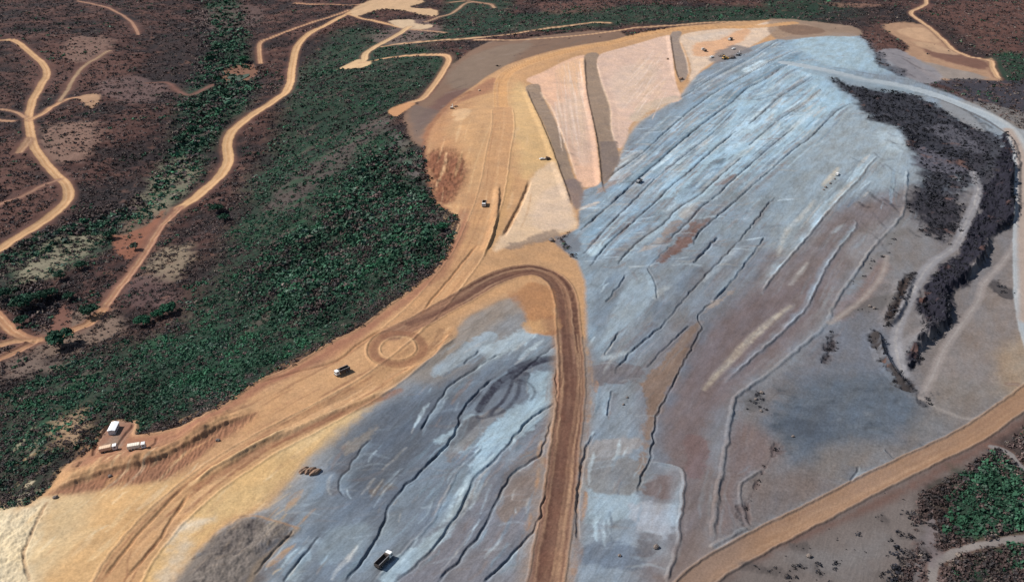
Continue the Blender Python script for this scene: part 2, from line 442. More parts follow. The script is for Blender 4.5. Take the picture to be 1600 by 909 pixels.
fill([(1430,420),(1480,400),(1440,480),(1420,560),(1460,600),(1500,560),(1460,620),(1400,580)], (142,136,138), 14, 0.7, 0.4)
fill([(1480,530),(1540,460),(1600,400),(1640,400),(1640,560),(1560,620),(1480,650),(1440,600)], (150,136,130), 20, 0.8, 0.5)
fill([(1560,550),(1610,520),(1620,600),(1570,620)], (176,152,128), 16, 0.7, 0.4)
fill([(1470,590),(1540,600),(1580,620),(1500,660),(1430,690),(1440,640)], (140,132,128), 14, 0.6, 0.5)
fill([(1150,660),(1200,680),(1210,720),(1160,750),(1150,800),(1125,830),(1130,740)], (140,122,120), 12, 0.9, 0.3)
fill([(1170,760),(1230,740),(1330,760),(1250,800),(1180,815)], (136,122,118), 14, 0.8, 0.4)
fill([(1290,700),(1370,690),(1410,710),(1350,740),(1300,750)], (140,131,127), 14, 0.7, 0.8)
fill([(1320,370),(1410,340),(1460,380),(1440,420),(1380,440),(1340,420)], (146,140,140), 14, 0.7, 0.5)
fill([(1305,490),(1340,450),(1370,400),(1385,420),(1360,465),(1320,500)], (150,126,122), 8, 0.7, 0.3)
RIGHT = [(1415,290),(1500,300),(1600,240),(1660,240),(1660,700),(1440,780),(1150,870),(1105,860),(1140,650),(1200,590),(1290,515),(1400,350)]
ir = box(spline(pts(RIGHT), 4, True), 10); RGT = np.zeros(N, np.float32); RGT[ir] = sstep(-8, 8, poly_sd(spline(pts(RIGHT), 4, True), ir))
C *= (1 - 0.14 * RGT)[:, None]
# bottom-left capped slope
fill([(440,930),(500,780),(560,660),(640,590),(740,560),(860,560),(868,620),(780,740),(720,830),(640,930)], (124,132,144), 20, 0.9, 0.4)
fill([(500,750),(560,660),(640,620),(700,620),(720,660),(650,750),(600,800),(540,790)], (108,114,126), 18, 0.85, 0.4)
fill([(600,930),(720,800),(820,700),(862,650),(852,760),(830,860),(800,930)], (132,126,132), 16, 0.8, 0.4)
fill([(640,590),(700,540),(780,480),(815,470),(830,510),(760,560),(690,600)], (150,142,138), 12, 0.8, 0.4)
fill([(700,520),(780,470),(810,462),(820,480),(780,500),(720,550),(690,560)], (162,146,134), 10, 0.7, 0.3)
fill([(262,930),(300,880),(350,820),(400,806),(440,810),(470,800),(430,870),(400,930)], (122,112,110), 8, 0.9, 0.4)
fill([(320,860),(370,815),(410,806),(430,830),(370,870),(330,890)], (98,88,88), 10, 0.7, 0.5)
# light-blue sheets
LB = (170,190,202)
for l, c, a in (([(730,655),(790,645),(862,630),(866,580),(820,590),(835,620),(800,650),(740,700),(715,700)], LB, .9), ([(770,650),(800,640),(860,610),(862,634),(800,690),(770,720),(750,740),(735,730)], LB, .85),
             ([(690,680),(715,672),(708,686),(680,690)], LB, .8), ([(440,890),(470,850),(490,860),(465,890),(445,915)], (160,180,196), .8), ([(500,740),(540,740),(530,760),(490,780),(480,770)], (138,152,168), .8),
             ([(690,830),(710,790),(730,745),(742,740),(720,800),(690,840),(640,880),(600,905),(630,870)], (164,180,190), .85), ([(500,835),(560,815),(580,840),(540,870),(500,880)], (140,152,162), .7),
             ([(680,575),(760,520),(780,530),(700,580)], (160,172,182), .8), ([(760,540),(830,510),(840,525),(770,560)], (176,188,196), .8), ([(905,740),(990,770),(985,810),(915,820),(908,790)], (160,174,184), .85),
             ([(985,790),(1050,790),(1058,830),(1020,850),(990,820)], (170,170,176), .8), ([(920,690),(990,680),(1000,700),(930,720)], (164,156,154), .7), ([(915,720),(1000,720),(995,765),(915,765)], (140,136,136), .8),
             ([(908,850),(960,840),(1000,860),(990,890),(905,880)], (120,128,142), .8), ([(1000,830),(1035,840),(1030,860),(1000,870)], (112,108,112), .7), ([(920,610),(980,605),(990,640),(930,680)], (146,152,160), .7),
             ([(962,470),(1000,430),(1025,450),(990,510),(950,540),(930,560)], (158,170,180), .8), ([(1020,455),(1060,445),(1050,465),(1030,470)], (176,180,182), .7), ([(965,255),(1000,235),(1010,245),(975,275),(950,282)], (196,190,186), .7),
             ([(945,320),(985,300),(975,330),(950,340)], (178,196,210), .8), ([(920,385),(955,370),(950,385),(925,400)], (186,204,214), .8), ([(1030,320),(1055,315),(1050,330),(1028,330)], (190,204,214), .8),
             ([(1170,100),(1198,95),(1185,110),(1160,112)], (206,220,228), .8)):
    fill(l, c, 3, a, 0.3)
# warm patches
for l, c, a in (([(1087,343),(1113,341),(1090,366),(1084,383),(1057,399),(1036,412),(1026,404),(1051,379),(1064,366)], (136,106,98), 1), ([(1030,385),(1050,370),(1040,400),(1020,420)], (140,118,112), .8),
             ([(995,395),(1030,372),(1040,378),(1010,392)], (176,160,150), .8), ([(1045,350),(1065,345),(1055,362),(1035,370)], (160,130,110), .7), ([(1060,322),(1095,315),(1085,335),(1062,340)], (178,172,168), .8),
             ([(1125,285),(1150,272),(1140,285),(1118,290)], (140,112,104), .9), ([(1075,290),(1092,283),(1085,292),(1066,295)], (104,116,128), .9), ([(1110,252),(1135,246),(1128,256),(1108,258)], (110,126,140), .8),
             ([(940,290),(985,270),(970,285),(930,305)], (172,150,140), .8), ([(905,325),(935,315),(925,322),(905,330)], (206,186,170), .8),
             ([(1010,590),(1050,560),(1075,540),(1060,580),(1040,610),(1020,680),(1005,680),(1010,640)], (146,120,104), .85), ([(1080,510),(1095,505),(1070,545),(1040,580),(1020,590)], (148,124,110), .8),
             ([(1105,480),(1150,450),(1130,470),(1100,490)], (170,150,136), .7), ([(910,570),(960,565),(1000,575),(1000,590),(940,600),(910,600)], (128,118,120), .8), ([(1000,700),(1015,690),(1010,720),(1000,740)], (150,124,108), .7),
             ([(1020,745),(1062,745),(1060,775),(1010,770)], (130,112,110), .8), ([(1070,680),(1110,690),(1100,740),(1070,740)], (130,108,108), .8),
             ([(800,720),(850,700),(852,760),(800,810),(780,800)], (146,126,114), .7), ([(720,670),(780,640),(770,660),(720,700),(700,720)], (132,116,108), .7), ([(570,765),(600,755),(615,762),(580,780)], (124,112,104), .8),
             ([(545,690),(580,670),(590,670),(560,700),(540,712)], (160,150,142), .7), ([(930,495),(960,490),(955,500),(935,510)], (160,160,162), .7)):
    fill(l, c, 2.5, a, 0.3)
for l, c, a in (([(985,285),(1052,225),(1120,165),(1200,106),(1238,82),(1248,93),(1166,141),(1086,205),(1020,262),(985,297)], (122,146,164), .8), ([(915,352),(960,310),(995,280),(1010,290),(960,338),(920,375)], (140,160,176), .6),
             ([(1240,98),(1300,108),(1380,126),(1440,140),(1430,148),(1350,132),(1290,118)], (138,154,166), .6), ([(1040,262),(1086,225),(1110,212),(1080,250),(1050,275)], (176,196,210), .7), ([(1130,215),(1170,180),(1215,155),(1230,160),(1180,205),(1140,240)], (182,202,216), .7),
             ([(1180,230),(1230,190),(1260,170),(1270,180),(1220,225),(1190,250)], (176,194,206), .6), ([(1060,300),(1100,270),(1130,262),(1110,285),(1070,310)], (132,146,158), .6), ([(1090,330),(1140,290),(1160,290),(1130,325),(1095,350)], (140,150,158), .6),
             ([(1000,340),(1040,310),(1050,318),(1015,350)], (128,142,154), .6), ([(930,470),(960,430),(975,440),(950,500),(930,520)], (126,136,148), .7), ([(1020,480),(1070,430),(1100,420),(1070,465),(1030,505)], (124,132,144), .7), ([(960,555),(1010,505),(1030,515),(990,560)], (130,138,150), .6)):
    fill(l, c, 4, a, 0.35)
# dirt streaks: sandy spoil spilling down the cap
for l, w, c, a in (([(1235,478),(1200,505),(1156,546),(1100,608)], 4.5, (186,172,156), .85), ([(1273,313),(1250,340),(1230,360),(1215,400)], 4, (190,186,180), .7), ([(1262,410),(1245,432),(1235,445)], 3, (186,182,178), .7),
                ([(1310,262),(1300,275),(1285,290)], 5, (198,186,170), .8), ([(1098,296),(1131,266),(1160,240),(1200,205)], 5, (184,194,198), .7), ([(1203,230),(1239,199),(1282,166)], 5, (192,200,204), .7),
                ([(1100,440),(1150,390),(1170,385)], 4, (176,182,188), .6), ([(1320,350),(1300,365)], 3, (176,182,186), .6), ([(940,560),(985,550)], 4, (190,200,206), .7)):
    stroke(l, w, c, 3, a, patch=0.4, taper=0.5)

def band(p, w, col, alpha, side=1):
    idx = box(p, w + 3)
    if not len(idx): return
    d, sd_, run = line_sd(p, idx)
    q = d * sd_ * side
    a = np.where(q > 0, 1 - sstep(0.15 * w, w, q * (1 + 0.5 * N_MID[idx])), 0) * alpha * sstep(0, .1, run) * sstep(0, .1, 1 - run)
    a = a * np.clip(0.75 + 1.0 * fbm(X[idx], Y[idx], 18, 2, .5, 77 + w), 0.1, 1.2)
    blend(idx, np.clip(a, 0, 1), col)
# terrace lines: drainage cut into the cap along the contour ('d') or a low bund ('b'); w, h in metres
LINES = [
 ('d', [(1060,155),(1080,143),(1113,122),(1170,92),(1189,80),(1215,64)], 1.8, 1.1), ('d', [(945,284),(965,266),(999,243),(1038,208),(1080,172),(1120,143),(1170,115),(1203,97),(1239,80)], 2.4, 1.6),
 ('d', [(908,359),(946,326),(992,284),(1025,256),(1052,232),(1086,203),(1120,177),(1145,159),(1166,139),(1194,125),(1219,108),(1245,97)], 2.6, 1.9), ('d', [(912,396),(961,342),(992,312),(1019,284),(1048,260),(1086,230),(1120,202),(1150,172)], 1.9, 1.3),
 ('d', [(922,415),(954,377),(992,344),(1029,311),(1048,291),(1075,270),(1116,233),(1150,205)], 2.2, 1.5), ('b', [(1170,154),(1203,143),(1226,125),(1260,106)], 1.6, 0.8),
 ('d', [(965,412),(997,378),(1037,349),(1058,327),(1098,300),(1131,270),(1160,245)], 1.9, 1.3), ('d', [(1170,194),(1194,174),(1219,151),(1249,133),(1269,120)], 2.2, 1.4), ('d', [(1044,375),(1078,344),(1098,322),(1119,306),(1160,268),(1203,230),(1240,200)], 2.2, 1.4),
 ('d', [(1170,227),(1203,199),(1222,184),(1252,165),(1282,140)], 2.0, 1.2), ('d', [(1083,382),(1093,362),(1128,332),(1160,304),(1205,265),(1242,232),(1264,217),(1292,189),(1310,172),(1328,162)], 2.4, 1.8),
 ('d', [(1084,411),(1098,396),(1112,380),(1123,371)], 3.0, 2.6), ('d', [(1011,419),(1020,435),(1025,450),(1026,466)], 1.8, 1.2), ('d', [(978,430),(963,452),(947,472)], 2.4, 1.4), ('d', [(1051,380),(1030,400),(1013,418)], 1.6, 1.0),
 ('d', [(1210,309),(1200,320),(1175,352),(1153,379),(1113,419),(1074,462),(1031,511),(985,551),(960,582)], 2.4, 1.7), ('d', [(1196,370),(1163,415),(1130,455),(1115,470)], 2.6, 1.9),
 ('d', [(1115,470),(1097,485),(1090,496),(1096,510),(1084,538),(1064,574),(1047,609),(1028,645),(1021,691),(1014,724),(1001,751),(998,767)], 2.2, 1.7), ('d', [(1077,508),(1044,538),(1011,574)], 1.9, 1.3), ('d', [(968,518),(945,554)], 2.0, 1.4),
 ('b', [(1372,243),(1355,261),(1345,277),(1319,303),(1289,336),(1259,373),(1233,402),(1200,442),(1190,458)], 2.8, 2.0), ('b', [(1325,346),(1335,346),(1336,356),(1312,386),(1292,416),(1273,455),(1259,482),(1233,508),(1200,538),(1163,570),(1130,597)], 2.6, 1.9),
 ('b', [(1418,262),(1415,300),(1411,333),(1398,350),(1365,386),(1342,419),(1319,452),(1299,482),(1294,500),(1283,515),(1233,557),(1200,584),(1160,612),(1146,630),(1141,660),(1134,700),(1124,757),(1116,810),(1111,852)], 3.2, 2.4),
 ('b', [(1110,854),(1140,840),(1166,823)], 3.0, 1.6), ('b', [(1018,722),(1042,726),(1061,731),(1069,741),(1067,774),(1061,824),(1058,857),(1038,906)], 2.6, 1.8),
 ('d', [(929,677),(920,695),(912,715),(906,754),(903,800),(902,842)], 2.8, 2.0), ('d', [(956,610),(950,650)], 2.0, 1.2), ('b', [(1190,735),(1163,751),(1156,774),(1164,800),(1170,822)], 2.2, 1.6),
 ('d', [(536,912),(572,866),(598,820),(614,784),(638,754),(664,731),(697,695),(717,665),(720,645),(746,612),(775,590)], 2.3, 1.8), ('d', [(616,909),(664,870),(697,830),(720,794),(740,748),(770,721),(800,686),(820,662),(850,639),(868,628)], 2.3, 1.7),
 ('d', [(869,628),(870,605),(868,575)], 1.8, 1.3), ('d', [(684,909),(727,863),(756,824),(770,794),(789,761),(800,741),(823,725),(846,708),(853,685),(863,655)], 2.2, 1.6), ('d', [(757,909),(800,866),(830,833),(846,804),(851,771)], 2.0, 1.5),
 ('b', [(588,903),(631,860),(680,807),(713,741),(753,698)], 1.6, 0.9), ('d', [(442,909),(473,870),(499,837)], 1.8, 1.2), ('d', [(396,898),(430,860),(459,827)], 1.8, 1.2), ('d', [(534,776),(529,754),(545,731),(560,708),(578,688)], 1.8, 1.1),
 ('d', [(657,672),(674,645),(697,609),(720,590),(780,553)], 2.0, 1.4), ('d', [(724,570),(748,548)], 1.8, 1.2), ('d', [(800,594),(840,560),(870,538)], 1.4, 1.0), ('d', [(1512,770),(1495,790)], 1.6, 1.0), ('d', [(1330,752),(1341,729)], 1.8, 1.2), ('d', [(1384,702),(1395,714)], 1.8, 1.2)]
LINEW = []
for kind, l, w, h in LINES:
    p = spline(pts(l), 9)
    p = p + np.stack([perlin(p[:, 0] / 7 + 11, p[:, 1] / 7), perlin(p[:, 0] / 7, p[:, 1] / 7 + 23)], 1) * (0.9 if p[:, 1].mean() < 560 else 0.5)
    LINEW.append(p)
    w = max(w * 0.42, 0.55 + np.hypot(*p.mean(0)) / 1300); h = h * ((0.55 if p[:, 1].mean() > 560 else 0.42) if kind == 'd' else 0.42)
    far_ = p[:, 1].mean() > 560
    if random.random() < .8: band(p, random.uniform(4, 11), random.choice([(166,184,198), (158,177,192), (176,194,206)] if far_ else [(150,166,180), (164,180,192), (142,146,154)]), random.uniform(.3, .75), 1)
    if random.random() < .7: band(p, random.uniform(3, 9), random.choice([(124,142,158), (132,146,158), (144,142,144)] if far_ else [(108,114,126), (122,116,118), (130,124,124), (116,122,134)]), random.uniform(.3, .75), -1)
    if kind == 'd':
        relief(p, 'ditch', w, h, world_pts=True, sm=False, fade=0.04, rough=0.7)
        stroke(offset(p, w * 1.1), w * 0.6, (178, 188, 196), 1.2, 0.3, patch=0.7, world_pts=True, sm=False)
        stroke(p, w * (0.95 if far_ else 0.8), (76, 84, 96), 1.2, 0.8 if far_ else 0.65, patch=0.15 if far_ else 0.3, world_pts=True, sm=False)       # dark line painted in to deepen the drain's shade
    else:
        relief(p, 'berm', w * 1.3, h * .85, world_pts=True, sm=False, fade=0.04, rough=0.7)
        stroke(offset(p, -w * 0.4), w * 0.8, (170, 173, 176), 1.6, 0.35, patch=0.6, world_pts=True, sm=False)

# smears left by the plant, following the terraces
pal = [((178,196,208), .45), ((196,210,218), .4), ((140,156,170), .5), ((126,142,156), .45), ((118,128,142), .4), ((142,128,126), .4), ((188,184,180), .4), ((132,142,152), .5), ((160,148,142), .35)]
gmask = CLS == 1
LW_ = [tot_len(q) for q in LINEW]
for k in range(1900):
    p = random.choices(LINEW[:-3], LW_[:-3])[0]
    n = len(p)
    if n < 6: continue
    i0 = random.randrange(0, n - 3); i1 = min(n, i0 + random.randint(4, 14))
    q = offset(p, random.uniform(-14, 14))[i0:i1]
    q = q + np.array([random.uniform(-4, 4), random.uniform(-4, 4)])
    ci, cj, _, _ = grid_at(q[1:2, 0], q[1:2, 1])
    if CLS[int(ci[0]) * NA + int(cj[0])] != 1: continue
    c, a = random.choice(pal)
    xx, yy = q[0]
    if xx > 62 and yy < 640: c = random.choice([(152,144,144), (122,114,118), (144,148,154), (136,122,120)]); a *= 0.5
    stroke(q, min(random.choice((0.5, 0.8, 1.2, 2.0, 3.5)), tot_len(q) / 9), c, 1.4, min(1, a * random.uniform(1.0, 2.0)), patch=0.5, taper=0.6, world_pts=True, sm=False)
# short cross-wise blade passes
for k in range(900):
    qx, qy = random.uniform(880, 1330), random.uniform(70, 420); al_ = 1.0
    if random.random() < .3: qx, qy, al_ = random.uniform(440, 1000), random.uniform(560, 905), .35
    if qx > 1230 and qy > 190: continue
    x_, y_ = P(qx, qy)[0]
    i_, j_, _, _ = grid_at(np.array([x_]), np.array([y_]))
    if CLS[int(i_[0]) * NA + int(j_[0])] != 1: continue
    L_ = random.uniform(3, 13) * (1 + y_ / 900); w_ = L_ / random.uniform(5, 12)
    stroke(np.array([[x_, y_], [x_ + L_ * .5, y_ + L_ * random.uniform(-.05, .25)], [x_ + L_, y_ + L_ * random.uniform(0, .5)]]), w_, random.choice([(196,208,216), (184,198,208), (120,132,146), (136,146,158), (146,130,124), (112,120,132), (172,168,164)]), .9, al_ * random.uniform(.2, .6), patch=.5, taper=.5, world_pts=True)
# general mottling of the cap
flow = np.array(P(1200, 255)[0] - P(940, 520)[0]); flow /= np.hypot(*flow)
ii = inpit
u = X[ii] * flow[0] + Y[ii] * flow[1]; v = -X[ii] * flow[1] + Y[ii] * flow[0]
s1 = fbm(u / 7, v, 5.0, 4, 0.6, 20.0); s2 = fbm(u / 3, v, 11.0, 4, 0.6, 31.0); s3 = fbm(u / 3, v, 1.6, 3, 0.7, 47.0)
iso = 0.8 * fbm(X[ii], Y[ii], 7, 4, 0.65, 48.0); g2 = fbm(X[ii], Y[ii], 1.7, 2, 0.7, 49.0); rw = np.clip(RGT[ii] + 0.15, 0, 1)
s1 = s1 * (1 - rw) + iso * rw; s3 = (s3 * (1 - rw) + g2 * rw)
C[ii] *= (1 + 0.20 * s1 + 0.24 * s2 * (1 - .5 * rw) + 0.20 * s3)[:, None]
lum = C[ii].mean(1); C[ii] *= (0.95 * np.clip(lum / np.median(lum), .3, 3) ** 0.22)[:, None]
bl = np.clip(s2 * 1.2, -0.5, 0.5)
C[ii] *= np.stack([1 - 0.10 * bl, np.ones_like(bl), 1 + 0.10 * bl], 1)
rl = 1 - 2 * np.abs(fbm(u / 6, v, 5.0, 2, .5, 140.)); rl2 = 1 - 2 * np.abs(fbm(u / 5, v, 2.2, 2, .5, 144.))
pm_ = spline(pts([(1000,760),(1040,620),(1090,500),(1180,430),(1290,400),(1350,400),(1285,505),(1200,580),(1150,620),(1140,700),(1115,850),(1040,900)]), 4, True)
smf = np.ones(N, np.float32); im_ = box(pm_, 20); smf[im_] = 1 - .85 * sstep(-15, 10, poly_sd(pm_, im_)); sm_ = smf[ii]
nearw = sstep(620, 380, R2.ravel()[ii])
Z[ii] += (0.05 * s1 + 0.07 * s2 + 0.10 * np.clip(rl - .55, 0, 1) * (1 - .6 * rw) * sm_ + 0.08 * np.clip(rl2 - .55, 0, 1) * nearw * sm_)
C[ii] *= (1 - 0.15 * np.clip(rl - .7, 0, .3) / .3 * (1 - .7 * rw) * sm_)[:, None]

# tyre marks swinging off the haul road: oily black silt
BLK = (60, 60, 72)
fill([(735,640),(750,605),(790,580),(835,562),(850,575),(836,620),(800,640),(770,668),(742,670)], (112,112,122), 14, .3, .8)
for l, w, a in (([(892,568),(878,561),(855,561),(830,570),(800,584),(775,602),(758,625),(748,640)], 4.2, .95), ([(880,560),(850,560),(822,568),(800,580)], 5, .6), ([(815,580),(790,600),(765,615),(750,632),(746,650),(757,652),(770,640),(785,628),(795,610),(800,595)], 2.0, .5),
                ([(800,596),(795,612),(778,635),(765,650)], 1.8, .7), ([(812,600),(808,618),(790,640),(770,650)], 2.0, .6), ([(810,594),(826,598),(836,612),(830,626)], 1.6, .5), ([(750,612),(735,630),(720,645),(719,660)], 2.2, .6),
                ([(742,655),(725,672),(705,690)], 6, .4), ([(805,590),(815,596),(820,585)], 6, .6), ([(890,565),(882,600)], 3, .4)):
    stroke(l, w, BLK, 1.5, min(1, a * 1.25), patch=0.35)

# ------------------------------------------------------------------ dark scrub and rock on the right
ROCK = []
ROCKM = np.zeros(N, bool)
def rockfill(l, col, feather, a, veg, dz=0.0, kind=None, noise=0.6):
    fill(l, col, feather, a, noise, veg=veg, dz=dz)
    rp = spline(pts(l), 4, True); ri = box(rp, 1); ROCKM[ri[poly_sd(rp, ri) > -1]] = True
DT1 = [(1296,124),(1312,122),(1339,137),(1385,141),(1424,147),(1451,160),(1490,180),(1517,193),(1543,217),(1550,238),(1533,251),(1530,275),(1507,275),(1490,297),(1484,300),(1504,320),(1507,340),(1500,360),(1480,380),(1460,373),(1438,360),(1428,340),(1418,320),(1428,300),(1440,280),(1444,264),(1420,235),(1408,203),(1385,193),(1358,187),(1342,160),(1316,141)]
D2 = [(1566,211),(1586,224),(1594,251),(1586,274),(1585,300),(1591,320),(1586,350),(1550,369),(1540,409),(1517,432),(1513,445),(1487,455),(1484,485),(1487,508),(1464,528),(1444,548),(1438,567),(1424,576),(1415,571),(1424,538),(1444,515),(1434,488),(1444,458),(1461,432),(1477,412),(1497,396),(1507,373),(1523,343),(1533,300),(1550,280),(1560,251)]
rockfill(DT1, (48,46,54), 12, 0.95, 1.0, noise=0.9)
rockfill([(1490,182),(1545,205),(1572,225),(1572,255),(1552,285),(1540,300),(1515,290),(1500,300),(1490,320),(1480,290),(1515,262),(1530,240)], (60,57,64), 8, .9, .8, noise=.9)
fill([(1480,190),(1520,215),(1540,240),(1500,230),(1460,205)], (100,97,105), 6, 0.6, 0.8, veg=0.3)
fill([(1440,230),(1500,265),(1470,270),(1430,250)], (104,100,110), 6, 0.6, 0.9, veg=0.15)
fill([(1470,150),(1500,165),(1540,195),(1530,205),(1480,175)], (140,138,140), 4, 0.8, 0.4, veg=0.05)
for k in range(46):
    a = (random.uniform(1330, 1540), random.uniform(150, 360)); L_ = random.uniform(10, 40)
    stroke([a, (a[0] + L_ * .5, a[1] + L_ * random.uniform(.1, .5)), (a[0] + L_, a[1] + L_ * random.uniform(.3, 1.0))], random.uniform(1, 4), random.choice([(108,104,112), (80,78,88), (36,35,43), (30,29,37), (34,33,40)]), 3, random.uniform(.3, .7), patch=.6, taper=.6)
for l in ([(1425,205),(1436,224),(1430,232),(1418,220)], [(1412,196),(1432,216),(1426,222)]): fill(l, (26,26,34), 3, .9, .3)
rockfill(D2, (44,42,52), 5, 1.0, 0.5, dz=1.0, noise=.6)
for l in ([(1425,430),(1416,455),(1408,480),(1396,500),(1378,512)], [(1358,512),(1374,530),(1380,552),(1394,576),(1410,596),(1428,612)]):
    rockfill(offset(spline(pts(l), 4), 0).tolist() and [(a + 5, b) for a, b in l] + [(a - 5, b) for a, b in l[::-1]], (56,52,54), 4, .95, .5, noise=.7); relief(l, 'berm', 3.5, 2.2, rough=.7)
rockfill([(1460,129),(1490,125),(1547,127),(1640,129),(1640,205),(1580,189),(1547,173),(1507,150),(1484,137)], (66,64,72), 6, 0.9, 0.7)
rockfill([(1418,436),(1411,465),(1398,495),(1382,508),(1378,504),(1396,480),(1404,455),(1412,436)], (62,52,50), 3, 1.0, 0.4, -1.2)
rockfill([(1355,515),(1375,512),(1382,531),(1375,551),(1395,577),(1418,600),(1424,612),(1408,606),(1385,580),(1368,556)], (64,58,58), 4, 1.0, 0.4, -1.5)
rockfill([(1289,521),(1300,519),(1314,528),(1302,548),(1284,566),(1292,545)], (66,58,60), 5, 0.9, 0.3, -1.0)
rockfill([(1553,440),(1562,438),(1572,450),(1588,455),(1582,466),(1565,455)], (66,62,64), 4, 0.8, 0.2, -0.6)
rockfill([(1432,608),(1455,614),(1460,628),(1448,635),(1430,618)], (70,70,76), 4, 0.8, 0.3, -0.6)
rockfill([(1368,84),(1380,84),(1384,100),(1410,108),(1412,120),(1390,112),(1370,100)], (72,70,78), 4, 0.7, 0.35)
rockfill([(1330,440),(1370,395),(1400,345),(1415,350),(1380,400),(1345,440)], (118,114,112), 5, 0.6, 0.12)
rockfill([(1310,495),(1350,470),(1395,460),(1390,475),(1340,490)], (100,94,92), 5, 0.7, 0.1)
rockfill([(1175,760),(1205,700),(1212,690),(1214,715),(1190,750),(1172,790),(1170,815),(1163,800)], (96,80,78), 4, 0.7, 0.12, -0.6)
rockfill([(1160,630),(1190,610),(1200,630),(1180,650),(1165,645)], (92,88,88), 6, 0.6, 0.12)
m2 = np.zeros(N, np.float32)
p = spline(pts(D2), 4, True); idx = box(p, 6); m2[idx] = sstep(-2, 3, poly_sd(p, idx))
p = spline(pts(DT1), 4, True); idx = box(p, 6); m2[idx] = np.maximum(m2[idx], 0.35 * sstep(-2, 4, poly_sd(p, idx)))
ii = np.nonzero(m2 > 0.01)[0]
rg = 1 - 2 * np.abs(fbm(X[ii], Y[ii], 9, 4, 0.6, 60.0)); rg2 = fbm(X[ii], Y[ii], 22, 3, 0.6, 64.0)
Z[ii] += m2[ii] * (4.2 * (rg - 0.7) + 3.4 * rg2)
C[ii] *= (1 + 0.5 * m2[ii] * fbm(X[ii], Y[ii], 5, 3, 0.6, 66.0))[:, None]
for l, w, h, rc, o in (([(1562,372),(1545,412),(1520,440),(1490,462),(1489,510),(1468,531),(1448,550),(1436,576)], 4, 4.5, 12, 4.0), ([(1594,255),(1589,300),(1594,330),(1588,352),(1555,372)], 4, 4.0, 12, 4.0),
                       ([(1420,436),(1413,466),(1399,498),(1384,510)], 2.5, 2.0, 7, 2.5), ([(1383,518),(1385,548),(1401,577),(1426,606)], 2.5, 2.2, 7, 2.5)):
    relief(offset(spline(pts(l), 4), o), 'step', w, h, reach=rc, flip=True, world_pts=True, sm=False)

# paths on the waste slope
for l, w, c, a in (([(1520,270),(1528,300),(1510,345),(1490,386),(1457,409),(1433,442),(1413,485),(1400,524),(1402,560),(1412,585)], 6.5, (150,146,150), .85), ([(1594,365),(1586,382),(1563,415),(1537,442),(1527,472),(1497,514),(1474,547),(1457,587),(1440,620)], 5, (158,146,142), .7),
                ([(1385,400),(1378,430),(1350,465),(1318,490),(1296,505)], 4, (166,150,142), .7), ([(1560,640),(1520,655),(1470,640),(1440,620)], 3, (160,148,142), .5), ([(1575,600),(1590,600),(1600,610)], 3, (120,90,80), .6)):
    stroke(l, w, c, 2.5, a, veg=0.0, patch=0.3)
    stroke(l, w * 0.25, (176,168,164), 1, a * .5, patch=0.5)

print('pit', round(time.time() - T0, 1))
# ------------------------------------------------------------------ ORANGE EARTHWORKS
ORG = [(-60,800),(0,797),(40,790),(75,765),(95,740),(105,725),(130,713),(145,700),(150,688),(163,668),(178,659),(212,658),(211,680),(240,677),(290,667),(340,640),(370,620),(400,597),(453,574),(525,531),(565,511),(598,485),(631,462),(651,445),(677,429),(690,410),(697,399),(703,385),(712,366),(719,348),
       (710,334),(687,323),(676,302),(668,270),(664,235),(664,212),(672,195),(690,172),(705,158),(733,140),(760,120),(790,103),(830,89),(870,78),(950,64),(1000,53),(1060,42),(1130,36),(1205,31),(1232,35),(1262,38),(1285,46),(1235,56),(1196,66),(1166,76),(1120,97),(1085,120),(1062,152),(1035,168),(1000,190),
       (982,212),(966,250),(945,284),(906,300),(903,356),(872,374),(880,392),(902,408),(914,440),(917,520),(914,560),(909,640),(896,760),(886,930),(832,930),(850,772),(860,655),(869,560),(864,525),(832,520),(818,480),(806,462),(780,470),(735,492),(706,520),(690,545),(652,574),(620,598),(570,628),(520,672),(480,715),(450,755),(420,792),(385,806),(345,828),(300,870),(262,930),(-60,930)]
fill(ORG, (200,154,114), 4, 1.0, 0.05, cls=1, veg=0.0, smooth=False)
stroke([(690,545),(652,576),(620,600),(570,630),(520,674),(480,717),(450,757),(420,794)], 5, (176,154,132), 22, .75)
stroke([(700,525),(735,494),(780,472),(806,464),(818,482)], 3, (176,150,128), 14, .7)
stroke([(1085,120),(1062,152),(1035,168),(1000,190),(982,212),(966,250),(945,284)], 3, (196,180,168), 9, .6, patch=.4)
po = pts(ORG); io = box(po, 1); io = io[poly_sd(po, io) > 0.5]
fill([(-60,800),(40,792),(80,775),(140,765),(250,745),(300,760),(250,830),(170,930),(-60,930)], (214,172,124), 12, 0.9, 0.2)
fill([(-60,800),(30,795),(75,780),(60,840),(40,930),(-60,930)], (226,206,174), 10, 0.9, 0.3)
fill([(80,780),(140,770),(130,830),(60,900),(45,880)], (214,186,146), 16, 0.7, 0.4)
fill([(300,760),(400,700),(520,650),(600,615),(560,650),(500,700),(440,760),(400,795),(345,825),(290,880),(240,930),(190,930),(250,830)], (220,180,128), 10, 0.9, 0.2)
fill([(400,700),(520,655),(590,622),(550,655),(470,700)], (226,192,146), 10, 0.8, 0.3)
fill([(272,822),(300,812),(335,806),(328,815),(290,830),(262,850)], (226,208,186), 6, 0.85, 0.3)
fill([(240,900),(280,850),(300,850),(280,890),(260,930),(240,930)], (206,190,172), 8, 0.7, 0.4)
fill([(300,800),(360,770),(420,760),(400,790),(340,810)], (216,182,134), 8, 0.5, 0.5)
fill([(190,800),(230,790),(210,830),(180,830)], (196,150,104), 14, 0.6, 0.4)
